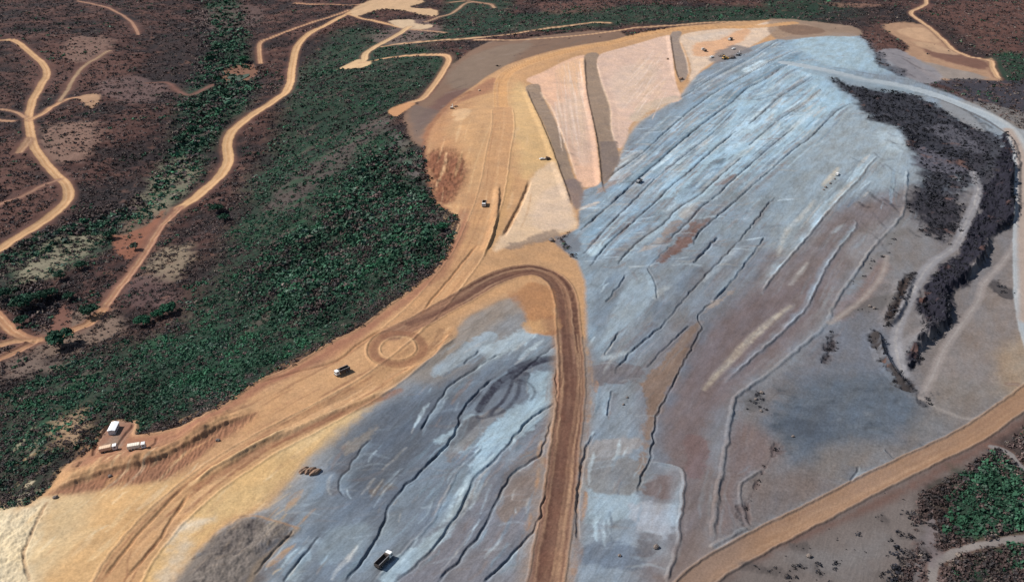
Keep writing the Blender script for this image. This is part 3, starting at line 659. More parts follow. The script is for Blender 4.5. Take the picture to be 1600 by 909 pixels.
# cut bank below the site office, red clay
BANK = [(73,772),(132,751),(185,734),(238,722),(297,693),(347,666),(400,643),(398,655),(372,672),(330,700),(285,735),(245,752),(185,760),(130,770)]
fill(BANK, (150,104,82), 5, 0.9, 0.15)
relief([(73,768),(132,750),(185,733),(238,722),(297,693),(347,666),(400,643)], 'step', 7, 3.0, reach=20, fade=0.12, rills=0.45, rough=.7)
relief([(73,768),(132,750),(185,733),(238,722),(297,693),(347,666),(400,643)], 'berm', 1.3, 0.5)
idb = box(pts(BANK), 3)
kk = sstep(-2, 3, poly_sd(spline(pts(BANK), 4, True), idb)); Z[idb] += kk * 0.5 * fbm(X[idb] * 2, Y[idb] * 0.6, 3, 2, 0.6, 71.)
# reddish shelf along the scrub edge
fill([(150,690),(212,680),(290,668),(400,600),(540,525),(640,462),(700,392),(714,360),(716,330),(735,330),(725,370),(690,430),(600,500),(520,560),(430,600),(350,650),(290,690),(230,715),(140,735),(110,735)], (164,116,92), 10, 0.9, 0.2)
fill([(660,215),(690,175),(735,143),(770,122),(790,140),(745,150),(705,170),(690,200)], (160,112,90), 8, 0.8, 0.25)
fill([(672,235),(700,229),(720,236),(733,264),(722,290),(708,312),(690,318),(678,300),(668,257)], (134,86,66), 8, 0.95, 0.5)
fill([(668,225),(690,178),(735,160),(770,200),(775,260),(760,320),(735,330),(720,310),(735,250)], (186,140,104), 24, 0.8, 0.6)
fill([(668,200),(690,180),(700,190),(720,220),(700,228),(672,232)], (186,138,102), 8, 0.8, 0.3)
fill([(150,688),(163,668),(178,660),(210,659),(196,690),(180,702)], (150,124,108), 3, 1.0, 0.05)
fill([(700,200),(760,150),(800,120),(815,150),(810,220),(780,300),(740,300),(730,240)], (204,160,118), 16, 0.7, 0.3)
fill([(800,140),(825,135),(850,190),(875,250),(890,300),(865,260),(840,270),(810,260)], (222,182,132), 12, 0.8, 0.3)
fill([(740,330),(780,280),(800,280),(780,370),(750,400),(720,420)], (206,160,112), 10, 0.7, 0.2)
for l in ([(706,178),(725,170),(735,178),(715,190)], [(770,230),(790,225),(785,240)]):
    fill(l, (226,186,146), 4, 0.6, 0.4)
for k in range(150):
    a = (random.uniform(0, 470), random.uniform(700, 900))
    L_ = random.uniform(15, 60)
    b_ = (a[0] + L_ * .8, a[1] - L_ * random.uniform(.5, .95))
    stroke([a, ((a[0] + b_[0]) / 2 + random.uniform(-3, 3), (a[1] + b_[1]) / 2), b_], random.choice((.5, .8, 1.5, 3)), random.choice([(232,200,156), (200,156,110), (224,190,146), (190,148,108), (236,214,180)]), 1.2, random.uniform(.25, .6), patch=.5, taper=.6)
fill([(262,930),(300,885),(330,845),(350,822),(375,806),(400,804),(440,815),(464,825),(430,852),(402,882),(372,930)], (134,122,114), 6, .85, .7)
fill([(325,860),(352,826),(378,808),(410,806),(425,815),(400,835),(360,856)], (106,96,93), 10, .65, .9)
stroke([(464,826),(430,858),(400,888),(380,930)], 2.5, (150,130,112), 2, .8); stroke([(375,806),(410,808),(464,825)], 1.2, (176,140,112), 1, .7)
for k in range(70):
    a_ = (random.uniform(300, 455), random.uniform(812, 905))
    if a_[0] + a_[1] < 1170 or a_[0] - 464 > (825 - a_[1]): continue
    stroke([a_, (a_[0] + random.uniform(5, 22), a_[1] - random.uniform(2, 20))], random.uniform(.5, 2.2), random.choice([(148,130,116), (84,76,76), (108,100,98), (134,122,116), (74,68,70)]), .9, random.uniform(.4, .8), patch=.5, taper=.5)
idm = box(pts([(262,930),(350,822),(400,804),(464,825),(372,930)]), 2); km = sstep(-3, 6, poly_sd(pts([(262,930),(300,885),(350,822),(400,804),(464,825),(402,882),(372,930)]), idm))
Z[idm] += km * (1.0 + 1.6 * fbm(X[idm], Y[idm], 9, 4, .6, 95.)); C[idm] *= (1 + .5 * km * fbm(X[idm], Y[idm], 3.5, 4, .65, 96.))[:, None]
# peach panels and grey strips between them
fill([(800,350),(815,315),(832,278),(845,262),(866,255),(885,295),(895,330),(902,354),(880,364),(850,374),(800,385),(772,392),(780,372)], (224,190,158), 5, 1.0, 0.15)
fill([(850,300),(880,290),(895,330),(890,355),(840,360),(830,330)], (220,190,166), 8, 0.8, 0.2)
fill([(822,125),(850,112),(912,86),(915,110),(918,140),(925,180),(932,230),(938,280),(928,291),(908,291),(898,270),(890,240),(875,200),(860,165),(845,145),(842,135)], (230,184,156), 2.5, 1.0, 0.03)
fill([(862,170),(905,150),(918,180),(925,230),(915,260),(895,240)], (222,188,168), 14, 0.8, 0.3)
fill([(870,110),(912,92),(915,130),(890,140)], (230,186,148), 12, 0.6, 0.3)
STR = (158,134,116)
fill([(822,135),(842,132),(848,150),(866,185),(886,240),(898,278),(912,300),(895,302),(884,290),(870,250),(852,200),(836,170),(825,150)], STR, 2, 1.0, 0.03)
fill([(882,285),(900,280),(912,300),(905,325),(896,322)], (138,118,112), 4, 0.9, 0.3)
fill([(935,88),(960,78),(1045,55),(1050,80),(1055,125),(1064,155),(1040,162),(1015,170),(1005,180),(985,195),(980,215),(968,232),(955,215),(954,170),(940,130),(933,105)], (224,188,168), 2.5, 1.0, 0.03)
fill([(955,120),(990,100),(1030,110),(1000,150),(970,170),(960,150)], (216,188,170), 16, 0.7, 0.4)
fill([(985,185),(1000,165),(1050,150),(1062,156),(1020,172),(1000,190)], (206,182,160), 5, 0.8, 0.4)
fill([(913,88),(935,84),(932,100),(940,130),(953,165),(955,200),(962,228),(966,250),(948,286),(940,280),(935,230),(925,180),(917,140)], STR, 2, 1.0, 0.03)
for k in range(120):
    sx = random.choice([[(828,140),(845,165),(864,200),(884,250),(896,295)], [(924,92),(928,130),(942,170),(946,220),(950,270)], [(1054,60),(1060,90),(1066,122)]])
    q_ = spline(pts(sx), 6); t_ = random.randrange(len(q_)); c_ = q_[t_] + np.array([random.uniform(-7, 7), random.uniform(-8, 8)])
    stroke(np.array([c_, c_ + [random.uniform(1, 7), random.uniform(-9, 9)]]), random.uniform(.8, 4), random.choice([(128,108,96), (182,160,144), (146,124,108), (112,94,86), (170,146,128)]), 2.5, random.uniform(.25, .6), patch=.6, world_pts=True, sm=False)
fill([(937,222),(961,222),(966,250),(948,284),(941,280)], (132,116,110), 3, 0.8, 0.3, smooth=False)
fill([(1047,55),(1065,50),(1062,65),(1073,95),(1075,115),(1068,127),(1060,125),(1055,100)], (158,138,126), 2, 1.0, 0.03)
fill([(1066,55),(1130,45),(1165,45),(1195,35),(1220,38),(1170,75),(1110,100),(1085,122),(1077,125),(1079,100),(1068,75)], (224,196,174), 4, 0.9, 0.1)
fill([(1080,75),(1095,66),(1125,62),(1150,50),(1170,47),(1163,62),(1140,75),(1115,87),(1085,87)], (222,170,132), 7, 0.9, 0.5)
fill([(1075,60),(1120,50),(1140,50),(1100,63)], (216,194,178), 6, 0.7, 0.2)
fill([(1110,92),(1125,80),(1150,70),(1175,78),(1150,90),(1120,100)], (128,120,120), 8, 0.85, 0.7)
fill([(1230,40),(1262,40),(1300,52),(1260,58),(1222,55)], (176,142,116), 8, 0.9, 0.3)
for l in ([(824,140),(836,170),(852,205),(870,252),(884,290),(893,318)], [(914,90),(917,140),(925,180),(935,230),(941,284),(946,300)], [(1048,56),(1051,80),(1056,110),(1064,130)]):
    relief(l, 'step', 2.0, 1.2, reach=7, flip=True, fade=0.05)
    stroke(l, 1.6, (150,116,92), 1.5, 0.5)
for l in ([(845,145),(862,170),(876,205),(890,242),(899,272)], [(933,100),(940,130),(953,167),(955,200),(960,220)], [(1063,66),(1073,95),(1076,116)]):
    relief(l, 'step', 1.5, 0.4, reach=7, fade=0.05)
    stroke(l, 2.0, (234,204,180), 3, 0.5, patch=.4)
# scrapes on the panels
for k in range(150):
    if k % 2:
        a = (random.uniform(866,908), random.uniform(95,170)); d = (random.uniform(6,14), random.uniform(40,90))
    else:
        a = (random.uniform(1005,1050), random.uniform(75,145)); d = (random.uniform(-45,-20), random.uniform(25,45))
    stroke([a, (a[0] + d[0] * .5 + random.uniform(-2,2), a[1] + d[1] * .5), (a[0] + d[0], a[1] + d[1])], random.uniform(.7, 2.4), random.choice([(236,208,190), (208,176,152), (230,196,170), (214,180,158)]), 1.2, random.uniform(.4,.8), patch=0.5, taper=0.6)
relief([(781,287),(779,330),(770,372),(757,400)], 'step', 2, 1.6, reach=6, flip=True); relief([(829,280),(815,315),(797,350),(785,372)], 'ditch', 2.2, 1.5)
stroke([(781,287),(779,330),(770,372),(757,400)], 1.6, (160,118,84), 1.2, 0.5)
relief([(783,284),(800,283),(830,278)], 'ditch', 1.5, 0.9)
# culvert end and rubble by the switchback
fill([(835,366),(868,358),(872,370),(840,380),(800,390),(790,385)], (150,128,114), 4, 0.8, 0.3)
fill([(868,372),(890,366),(902,372),(905,392),(890,392),(872,384)], (120,120,126), 5, 0.8, 0.4)

fill([(1205,30),(1290,36),(1345,47),(1338,57),(1280,57),(1215,62)], (158,132,114), 5, .9, .2, cls=1, veg=.0)
fill([(1215,40),(1260,40),(1290,50),(1240,54)], (120,92,78), 5, .7, .4)
# haul roads: graded orange earth with ruts
def haul(l, w, base=(198,152,112), rut=(152,108,82), n=7, ra=0.55, edge=(224,180,138), bm=0.3, cls=2, bank_r=True):
    p = spline(pts(l), 7)
    stroke(p, w, base, 3, 0.85, cls=cls, world_pts=True, sm=False)
    for k in range(n):
        o = random.uniform(-.42, .42) * w
        m_ = len(p); i0 = random.randrange(0, max(1, m_ - 8)); i1 = min(m_, i0 + random.randint(8, max(9, m_)))
        ov = o + (random.uniform(-.25, .25) * w) * np.linspace(0, 1, i1 - i0)[:, None] * (random.random() < .6) + 0.05 * w * np.sin(np.linspace(0, random.uniform(2, 9), i1 - i0) + random.uniform(0, 6))[:, None]
        stroke(offset(p[i0:i1], np.clip(ov, -.48 * w, .48 * w)), random.uniform(.6, 2.2), rut if random.random() < .6 else edge, 1.0, ra * random.uniform(.4, 1), patch=0.55, taper=0.4, world_pts=True, sm=False)
    relief(p, 'ditch', w * 0.5, 0.2, world_pts=True, sm=False, fade=0.03)
    if bm:
        for s in (-1, 1):
            relief(offset(p, s * w * .52), 'berm', 1.1, bm, world_pts=True, sm=False, fade=0.03)
            stroke(offset(p, s * w * .5), 1.0, edge, 1.0, 0.45, patch=0.4, world_pts=True, sm=False)
haul([(170,935),(195,885),(225,845),(262,803),(310,762),(360,726),(410,695),(470,664),(530,632),(585,600),(640,560),(690,518)], 18, n=44, ra=0.75)
haul([(1240,36),(1180,42),(1120,43),(1060,46),(1000,55),(950,68),(900,77),(850,90),(805,107),(785,125),(782,150),(785,180)], 15, (212,160,112), n=8)
haul([(785,170),(786,200),(778,240),(770,290),(755,340),(735,390),(700,440),(655,490),(610,530)], 20, (200,152,112), n=10, ra=.4, bm=0.3)
sh_ = spline(pts([(893,540),(894,600),(888,655),(882,700),(877,750),(870,800),(862,850),(848,935)]), 7)
stroke(sh_, 22, (154,134,122), 7, .85, patch=.25, world_pts=True, sm=False)
for k in range(60):
    i0 = random.randrange(0, len(sh_) - 6); stroke(offset(sh_, random.choice((-1, 1)) * random.uniform(6, 13))[i0:i0 + random.randint(3, 6)], random.uniform(.6, 3), random.choice([(176,134,104), (140,120,112), (120,110,112), (190,150,116), (150,110,90)]), 1.5, random.uniform(.3, .7), patch=.5, taper=.6, world_pts=True, sm=False)
haul([(612,522),(651,504),(690,482),(730,460),(763,440),(800,426),(833,422),(860,431),(877,448),(885,475),(888,515),(892,564),(893,600),(888,655),(882,700),(877,750),(870,800),(862,850),(848,935)], 13.5, (142,104,86), (94,64,54), n=60, ra=.75, edge=(182,144,116))
haul([(700,505),(670,530),(640,565),(600,590)], 12, n=5, bm=0)
# darker wet wheelings on the switchback
for l, w, a in (([(640,505),(690,484),(730,461),(763,441),(800,428),(833,425),(858,436),(872,455),(878,485),(882,515),(887,564),(890,600),(884,655),(878,710),(872,760),(862,830),(845,930)], 5, .75), ([(640,505),(690,486),(763,444),(830,428),(856,440),(868,460),(874,490),(878,520)], 2.2, .6),
                ([(898,570),(899,610),(893,680),(886,740),(876,800)], 3, .6), ([(887,660),(880,730),(868,800),(850,880)], 3, .6), ([(600,525),(585,545),(592,560),(620,566),(655,556),(680,535),(690,515)], 4, .5)):
    stroke(l, w, (112,78,66), 1.6, a, patch=0.3)
fill([(795,462),(830,440),(862,452),(868,480),(870,520),(836,518),(820,485)], (176,122,84), 6, 0.7, 0.3)
fill([(822,505),(868,498),(868,515),(828,520)], (206,160,116), 4, 0.8, 0.3)
fill([(850,500),(870,500),(868,560),(880,640),(872,640),(862,540)], (150,104,84), 6, 0.5, 0.3)
# turning circle
cc = P(622, 543)[0]
tt = np.linspace(0, 2 * math.pi, 40)
ex = np.array([1.0, 0.15]); ey = np.array([-0.15, 1.0])
def ring(r, s=1.0):
    return np.array([cc + ex * r * math.cos(a) + ey * r * s * math.sin(a) for a in tt])
stroke(ring(13.5, 1.1), 5.0, (150,104,80), 2, 0.75, world_pts=True, sm=False, patch=0.2)
stroke(ring(9.4, 1.1)[3:34], 1.3, (218,174,130), 1, 0.5, patch=.5, world_pts=True, sm=False)
relief(ring(9.6, 1.1), 'berm', 1.1, 0.4, world_pts=True, sm=False, fade=0)
relief(ring(17, 1.15)[10:34], 'berm', 1.2, 0.5, world_pts=True, sm=False)
for l, w, h, k in (([(746,382),(713,422),(674,468),(661,488)], 2.0, 1.1, 'ditch'), ([(604,511),(565,534),(525,564),(466,580),(400,600)], 2.0, 1.0, 'ditch'), ([(703,518),(690,538),(677,557),(650,572),(624,584),(598,600)], 2.5, 1.6, 'step'),
                   ([(297,757),(330,735),(365,715),(400,695),(450,670)], 2.4, 1.3, 'berm'), ([(160,905),(211,840),(262,785),(294,755)], 2.0, 0.9, 'ditch'), ([(195,903),(244,848),(275,800),(297,768)], 2.0, 1.1, 'ditch'),
                   ([(733,300),(742,260),(758,215),(768,190)], 1.4, .5, 'berm'), ([(760,290),(765,240),(775,190)], 1.2, .5, 'ditch'), ([(45,905),(38,860),(55,820),(72,785)], 2.0, 1.1, 'ditch')):
    relief(l, k, w * .6, h * .6, **({'reach': 6} if k == 'step' else {}))
    stroke(l, w * .6, (160,112,80) if k != 'berm' else (226,186,140), 1.2, 0.5, patch=.3)
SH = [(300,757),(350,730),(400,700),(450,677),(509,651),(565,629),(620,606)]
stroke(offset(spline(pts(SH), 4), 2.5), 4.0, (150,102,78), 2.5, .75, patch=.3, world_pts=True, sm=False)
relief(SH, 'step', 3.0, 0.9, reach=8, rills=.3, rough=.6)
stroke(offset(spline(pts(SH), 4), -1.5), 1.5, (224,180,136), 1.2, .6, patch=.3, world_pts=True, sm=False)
SH2 = [(150,716),(190,716),(240,706),(300,682),(360,648),(420,618),(480,588),(540,556),(590,520)]
stroke(SH2, 2.0, (140,96,74), 1.5, .6, patch=.3)
for k in range(70):
    t0 = random.random(); q = spline(pts([(250,705),(300,682),(360,645),(430,605),(500,568),(560,535)]), 6); i0 = random.randrange(0, len(q) - 8)
    stroke(offset(q, random.uniform(-16, 26))[i0:i0 + random.randint(4, 8)], random.choice((.6, 1.0, 1.8)), random.choice([(150,106,82), (210,164,122), (176,128,98), (192,148,110)]), 1.2, random.uniform(.35, .75), patch=.4, taper=.6, world_pts=True, sm=False)
for k in range(40):
    a = (random.uniform(690, 830), random.uniform(170, 330)); L_ = random.uniform(20, 60)
    stroke([a, (a[0] - L_ * .12 + random.uniform(-4, 4), a[1] + L_ * .5), (a[0] - L_ * .3, a[1] + L_)], random.choice((.8, 1.5, 3)), random.choice([(214,172,128), (172,128,94), (186,140,102), (226,186,144)]), 1.5, random.uniform(.3, .6), patch=.5, taper=.6)
idp = box(pts([(672,235),(733,232),(733,300),(690,318),(668,257)]), 2); kk = sstep(-2, 4, poly_sd(spline(pts([(672,235),(700,229),(720,236),(733,264),(722,290),(708,312),(690,318),(678,300),(668,257)]), 4, True), idp))
Z[idp] += kk * 2.2 * fbm(X[idp], Y[idp], 7, 3, .6, 90.); C[idp] *= (1 + .35 * kk * fbm(X[idp], Y[idp], 5, 3, .6, 91.))[:, None]
# office yard kerb of earth and plots
for l in ([(180,700),(192,684),(205,668),(208,662)], [(152,690),(165,670),(178,661)], [(150,695),(146,712)], [(245,684),(243,695),(238,704)], [(128,722),(122,735)]):
    relief(l, 'ditch', 1.2, 0.8, fade=0.02); stroke(l, .9, (132,98,84), .8, .6)
# road on the right and lower right
fill([(1080,940),(1200,835),(1300,790),(1400,740),(1500,690),(1640,620),(1660,700),(1580,720),(1480,790),(1440,850),(1400,940)], (116,104,100), 6, 1.0, .2)
fill([(1100,930),(1200,858),(1290,815),(1370,775),(1450,735),(1520,700),(1570,666),(1620,640),(1640,650),(1560,690),(1500,725),(1440,760),(1360,800),(1280,835),(1190,880),(1130,930)], (112,86,78), 6, 0.9, 0.2, veg=0.1)
haul([(1640,590),(1600,622),(1563,648),(1514,681),(1448,713),(1365,753),(1283,796),(1200,838),(1150,866),(1105,893),(1060,935)], 11, (162,124,96), (136,102,84), n=10, ra=.4, edge=(182,148,122), bm=0.6)
haul([(1225,98),(1260,104),(1310,115),(1350,125),(1400,133),(1450,145),(1497,162),(1547,182),(1575,202),(1594,232),(1600,270),(1601,330),(1602,400),(1606,470),(1622,540),(1650,590)], 14, (178,184,190), (146,152,160), n=7, ra=.5, edge=(198,202,206), bm=0.9)
stroke([(1575,202),(1592,232),(1599,270),(1600,330),(1601,400),(1605,500)], 9, (176,150,134), 5, .8)
fill([(1500,158),(1550,180),(1590,215),(1600,240),(1640,250),(1640,190),(1560,165)], (170,160,152), 8, .4, .3)
fill([(1245,108),(1290,112),(1360,128),(1420,138),(1400,146),(1330,132),(1290,122)], (146,158,168), 5, .6, .3)
fill([(1030,930),(1060,880),(1110,850),(1160,850),(1130,900),(1090,940)], (142,122,112), 20, .55, .5)
stroke([(1434,150),(1464,154),(1513,174),(1556,197),(1581,217),(1591,234),(1594,264),(1594,330)], 2.2, (92,86,86), 1.5, .8)  # shadow below the road's lower edge, painted as a dark stroke
stroke([(1300,105),(1350,114),(1400,122),(1460,136),(1520,158),(1580,186),(1640,225)], 1.8, (110,110,114), 1.5, .6, patch=.3)
# lower right ground
fill([(1120,930),(1200,872),(1300,830),(1400,790),(1440,775),(1450,800),(1440,840),(1405,870),(1395,930)], (120,109,105), 8, 0.9, 0.3, veg=0.08)
fill([(1240,880),(1300,850),(1380,830),(1400,870),(1320,900)], (126,121,121), 12, 0.6, 0.6)
for k in range(26):
    qx, qy = random.uniform(1180, 1420), random.uniform(800, 905)
    if qx * 1.0 + (qy - 800) * 2.2 < 1330: continue
    rr_ = random.uniform(4, 14); rockfill([(qx - rr_, qy), (qx, qy - rr_ * .5), (qx + rr_, qy), (qx, qy + rr_ * .5)], (86,78,76), 5, .7, .3, noise=.6)
rockfill([(1395,930),(1402,875),(1430,850),(1440,845),(1436,870),(1410,900),(1405,930)], (70,62,64), 5, 0.9, 0.6)
fill([(1431,790),(1451,755),(1504,740),(1530,723),(1556,697),(1575,680),(1640,650),(1640,930),(1395,930),(1410,880),(1440,855),(1445,815)], (70,58,56), 8, 0.9, 0.3, veg=1.0)
idx = box(pts([(1440,800),(1500,745),(1640,660),(1640,920),(1400,920)]), 2); BIG[idx] = np.maximum(BIG[idx], .7)
fill([(1436,800),(1455,760),(1504,742),(1530,725),(1556,699),(1575,682),(1640,650),(1640,930),(1405,930),(1420,880),(1446,850)], None, 6, 1, .2, veg=1.0)
for a in (([(1470,780),(1500,750),(1600,720),(1640,730),(1640,820),(1540,830),(1490,830)], .75), ([(1500,880),(1560,870),(1600,870),(1600,910),(1500,910)], .4)):
    green(a[0], a[1], 14)
fill([(1420,905),(1450,800),(1462,830),(1452,860),(1440,920)], (120,112,112), 6, .8, .3, veg=.1)
track([(1640,760),(1600,734),(1580,711),(1563,701),(1550,698)], 3.2, (138,130,128))
track([(1456,935),(1457,903),(1461,880),(1480,868),(1514,856),(1548,852),(1575,846),(1620,838)], 4, (140,130,126))
fill([(1450,800),(1462,800),(1466,850),(1475,865),(1455,885),(1448,850)], (128,116,116), 4, .8, .3, veg=.1)

VEG[(CLS == 1) & ~ROCKM] = np.minimum(VEG[(CLS == 1) & ~ROCKM], 0.004)
# unevenness of the bare earth
ii = io
rd = fbm(X[ii], Y[ii], 16, 4, 0.55, 80.0); rf = fbm(X[ii], Y[ii], 2.6, 3, 0.6, 83.0)
C[ii] *= (1 + 0.18 * rd + 0.18 * rf + 0.10 * fbm(X[ii], Y[ii], 1.3, 2, .6, 84.))[:, None]
C[ii] *= np.stack([1 + 0.02 * rd, 1 - 0.02 * rd, 1 - 0.10 * rd], 1)
Z[ii] += 0.10 * rf + 0.12 * rd
# loose spoil at the lower left corner
ii = box(spline(pts([(-60,800),(30,795),(75,785),(50,860),(40,930),(-60,930)]), 3, True), 1)
pp = spline(pts([(-60,800),(30,795),(75,785),(50,860),(40,930),(-60,930)]), 3, True)
Z[ii] += sstep(-2, 4, poly_sd(pp, ii)) * 1.3 * fbm(X[ii], Y[ii], 6, 4, 0.65, 86.0)
ig = np.nonzero((GRN > 0.4) & (VEG > .3))[0]
gu = X[ig] * flow[0] + Y[ig] * flow[1]; gv = -X[ig] * flow[1] + Y[ig] * flow[0]
gs = sstep(0.05, 0.45, fbm(gu / 3.0, gv, 16, 4, .6, 110.)) * sstep(.4, .7, GRN[ig])
blend(ig, .75 * gs, (48, 84, 60)); VEG[ig] *= 1 - .55 * gs
gs = sstep(0.15, 0.5, fbm(gu / 3.5, gv, 14, 4, .6, 117.))
blend(ig, .7 * gs, (96, 84, 76)); VEG[ig] *= 1 - .5 * gs
ib = np.nonzero((GRN <= 0.4) & (VEG > .3))[0]
gs = sstep(0.2, 0.5, fbm(X[ib], Y[ib] * 1.0, 22, 4, .6, 121.)); blend(ib, .6 * gs, (122, 88, 76)); VEG[ib] *= 1 - .4 * gs
# rough scrub ground
vi = np.nonzero(VEG > 0.15)[0]
rr = R2.ravel()[vi]
Z[vi] += VEG[vi] * 0.8 * N_MID[vi] * (1 + rr / 900) + VEG[vi] * 0.5 * N_FIN[vi]
SCR = np.ones(N, np.float32)
for l in (PIT, ORG, [(763,66),(800,64),(905,50),(970,50),(970,70),(885,86),(756,146),(684,208),(676,230),(645,222),(631,180),(655,158),(680,139),(697,112),(714,96)]):
    pl = pts(l); ix = box(pl, 25); SCR[ix] = np.minimum(SCR[ix], sstep(0, -22, poly_sd(pl, ix)))
Z += SCR * 2.6 * N_BIG * np.clip(1.2 - R2.ravel() / 6000, .3, 1.2)
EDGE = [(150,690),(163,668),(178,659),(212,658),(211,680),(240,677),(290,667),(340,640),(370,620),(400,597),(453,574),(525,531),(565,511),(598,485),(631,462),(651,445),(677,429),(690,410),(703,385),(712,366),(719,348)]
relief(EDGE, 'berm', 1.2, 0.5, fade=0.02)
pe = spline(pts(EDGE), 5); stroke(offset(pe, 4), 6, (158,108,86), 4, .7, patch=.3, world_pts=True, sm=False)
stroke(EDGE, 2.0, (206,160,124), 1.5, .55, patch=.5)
stroke([(700,328),(684,318),(672,290),(664,235),(672,198),(705,160),(735,143)], 5, (140,92,72), 4, .7, patch=.3)
ZT = Zm + Z
print('painted', round(time.time() - T0, 1))

def zat(x, y):
    i, j, u, v = grid_at(np.atleast_1d(np.asarray(x, float)), np.atleast_1d(np.asarray(y, float)))
    k = i * NA + j
    return (ZT[k] * (1 - u) * (1 - v) + ZT[k + 1] * (1 - u) * v + ZT[k + NA] * u * (1 - v) + ZT[k + NA + 1] * u * v)

# ------------------------------------------------------------------ materials
def new_mat(name):
    m = bpy.data.materials.new(name); m.use_nodes = True
    nt = m.node_tree
    b = nt.nodes.get('Principled BSDF')
    return m, nt, b

def earth_material():
    m, nt, b = new_mat('earth')
    b.inputs['Roughness'].default_value = 0.95
    b.inputs['Specular IOR Level'].default_value = 0.12
    at = nt.nodes.new('ShaderNodeAttribute'); at.attribute_name = 'soil'
    geo = nt.nodes.new('ShaderNodeNewGeometry')
    def noise(scale, detail):
        n = nt.nodes.new('ShaderNodeTexNoise'); n.inputs['Scale'].default_value = scale; n.inputs['Detail'].default_value = detail
        n.inputs['Roughness'].default_value = 0.65
        nt.links.new(geo.outputs['Position'], n.inputs['Vector']); return n
    n1 = noise(1.1, 6); n2 = noise(0.08, 4)
    def rng(n, lo, hi):
        r = nt.nodes.new('ShaderNodeMapRange')
        r.inputs['From Min'].default_value = 0.25; r.inputs['From Max'].default_value = 0.75
        r.inputs['To Min'].default_value = lo; r.inputs['To Max'].default_value = hi
        nt.links.new(n.outputs['Fac'], r.inputs['Value']); return r
    r1 = rng(n1, 0.80, 1.20); r2 = rng(n2, 0.9, 1.1)
    mul = nt.nodes.new('ShaderNodeMath'); mul.operation = 'MULTIPLY'
    nt.links.new(r1.outputs[0], mul.inputs[0]); nt.links.new(r2.outputs[0], mul.inputs[1])
    sc = nt.nodes.new('ShaderNodeVectorMath'); sc.operation = 'SCALE'
    nt.links.new(at.outputs['Color'], sc.inputs[0]); nt.links.new(mul.outputs[0], sc.inputs['Scale'])
    nt.links.new(sc.outputs[0], b.inputs['Base Color'])
    bp = nt.nodes.new('ShaderNodeBump'); bp.inputs['Strength'].default_value = 0.15; bp.inputs['Distance'].default_value = 0.3
    nt.links.new(n1.outputs['Fac'], bp.inputs['Height']); nt.links.new(bp.outputs['Normal'], b.inputs['Normal'])
    return m
M_EARTH = earth_material()

def paint(name, col, rough=0.5, metal=0.0, dirt=0.15, scale=1.5):
    m, nt, b = new_mat(name)
    b.inputs['Roughness'].default_value = rough; b.inputs['Metallic'].default_value = metal
    tc = nt.nodes.new('ShaderNodeTexCoord')
    n = nt.nodes.new('ShaderNodeTexNoise'); n.inputs['Scale'].default_value = scale; n.inputs['Detail'].default_value = 4
    nt.links.new(tc.outputs['Object'], n.inputs['Vector'])
    r = nt.nodes.new('ShaderNodeValToRGB')
    r.color_ramp.elements[0].position = 0.35; r.color_ramp.elements[1].position = 0.7
    r.color_ramp.elements[0].color = (col[0] * (1 - dirt) + .3 * dirt, col[1] * (1 - dirt) + .22 * dirt, col[2] * (1 - dirt) + .15 * dirt, 1)
    r.color_ramp.elements[1].color = (*col, 1)
    nt.links.new(n.outputs['Fac'], r.inputs['Fac']); nt.links.new(r.outputs['Color'], b.inputs['Base Color'])
    return m
M_WHITE = paint('white_paint', (0.78, 0.78, 0.76), 0.4)
M_TANBOX = paint('tan_load_cover', (0.62, 0.44, 0.30), 0.8)
M_CREAM = paint('cream_load_cover', (0.72, 0.65, 0.54), 0.8)
M_DARK = paint('dark_steel', (0.035, 0.03, 0.03), 0.7, dirt=0.08)
M_BED = paint('worn_tipper_steel', (0.06, 0.045, 0.04), 0.7, dirt=0.12)
M_RUB = paint('rubber', (0.02, 0.02, 0.02), 0.9, dirt=0.06)
M_GLASS = paint('dark_glass', (0.02, 0.025, 0.03), 0.1, dirt=0.0)
M_YEL = paint('plant_yellow', (0.70, 0.40, 0.10), 0.5)
M_GREYP = paint('grey_paint', (0.30, 0.30, 0.31), 0.5)
M_ROOF = paint('white_roof_sheet', (0.80, 0.80, 0.80), 0.5, dirt=0.05)
M_WALLP = paint('office_wall', (0.55, 0.55, 0.54), 0.6)
M_ROCK = paint('boulder_stone', (0.12, 0.10, 0.095), 0.95, dirt=0.3)
M_PALEROCK = paint('pale_stone', (0.42, 0.30, 0.21), 0.95, dirt=0.3)
M_HEAP = paint('brown_spoil', (0.22, 0.13, 0.085), 0.95, dirt=0.3)
M_BARK = paint('bark', (0.10, 0.075, 0.06), 0.95, dirt=0.2)

def leaf_material():
    m, nt, b = new_mat('scrub_leaves')
    b.inputs['Roughness'].default_value = 0.8
    b.inputs['Specular IOR Level'].default_value = 0.15
    at = nt.nodes.new('ShaderNodeAttribute'); at.attribute_name = 'leaf'
    nt.links.new(at.outputs['Color'], b.inputs['Base Color'])
    return m
M_LEAF = leaf_material()

# ------------------------------------------------------------------ ground meshes: one continuous sheet, cut along the edges of road, track and floor
def tag(o, label=None, cat=None, group=None, kind=None):
    if label: o['label'] = label
    if cat: o['category'] = cat
    if group: o['group'] = group
    if kind: o['kind'] = kind
    return o
jj, kk2 = np.meshgrid(np.arange(NR - 1), np.arange(NA - 1), indexing='ij')
base = (jj * NA + kk2).ravel()
quads = np.stack([base, base + 1, base + NA + 1, base + NA], 1)
fcls = CLS[base]
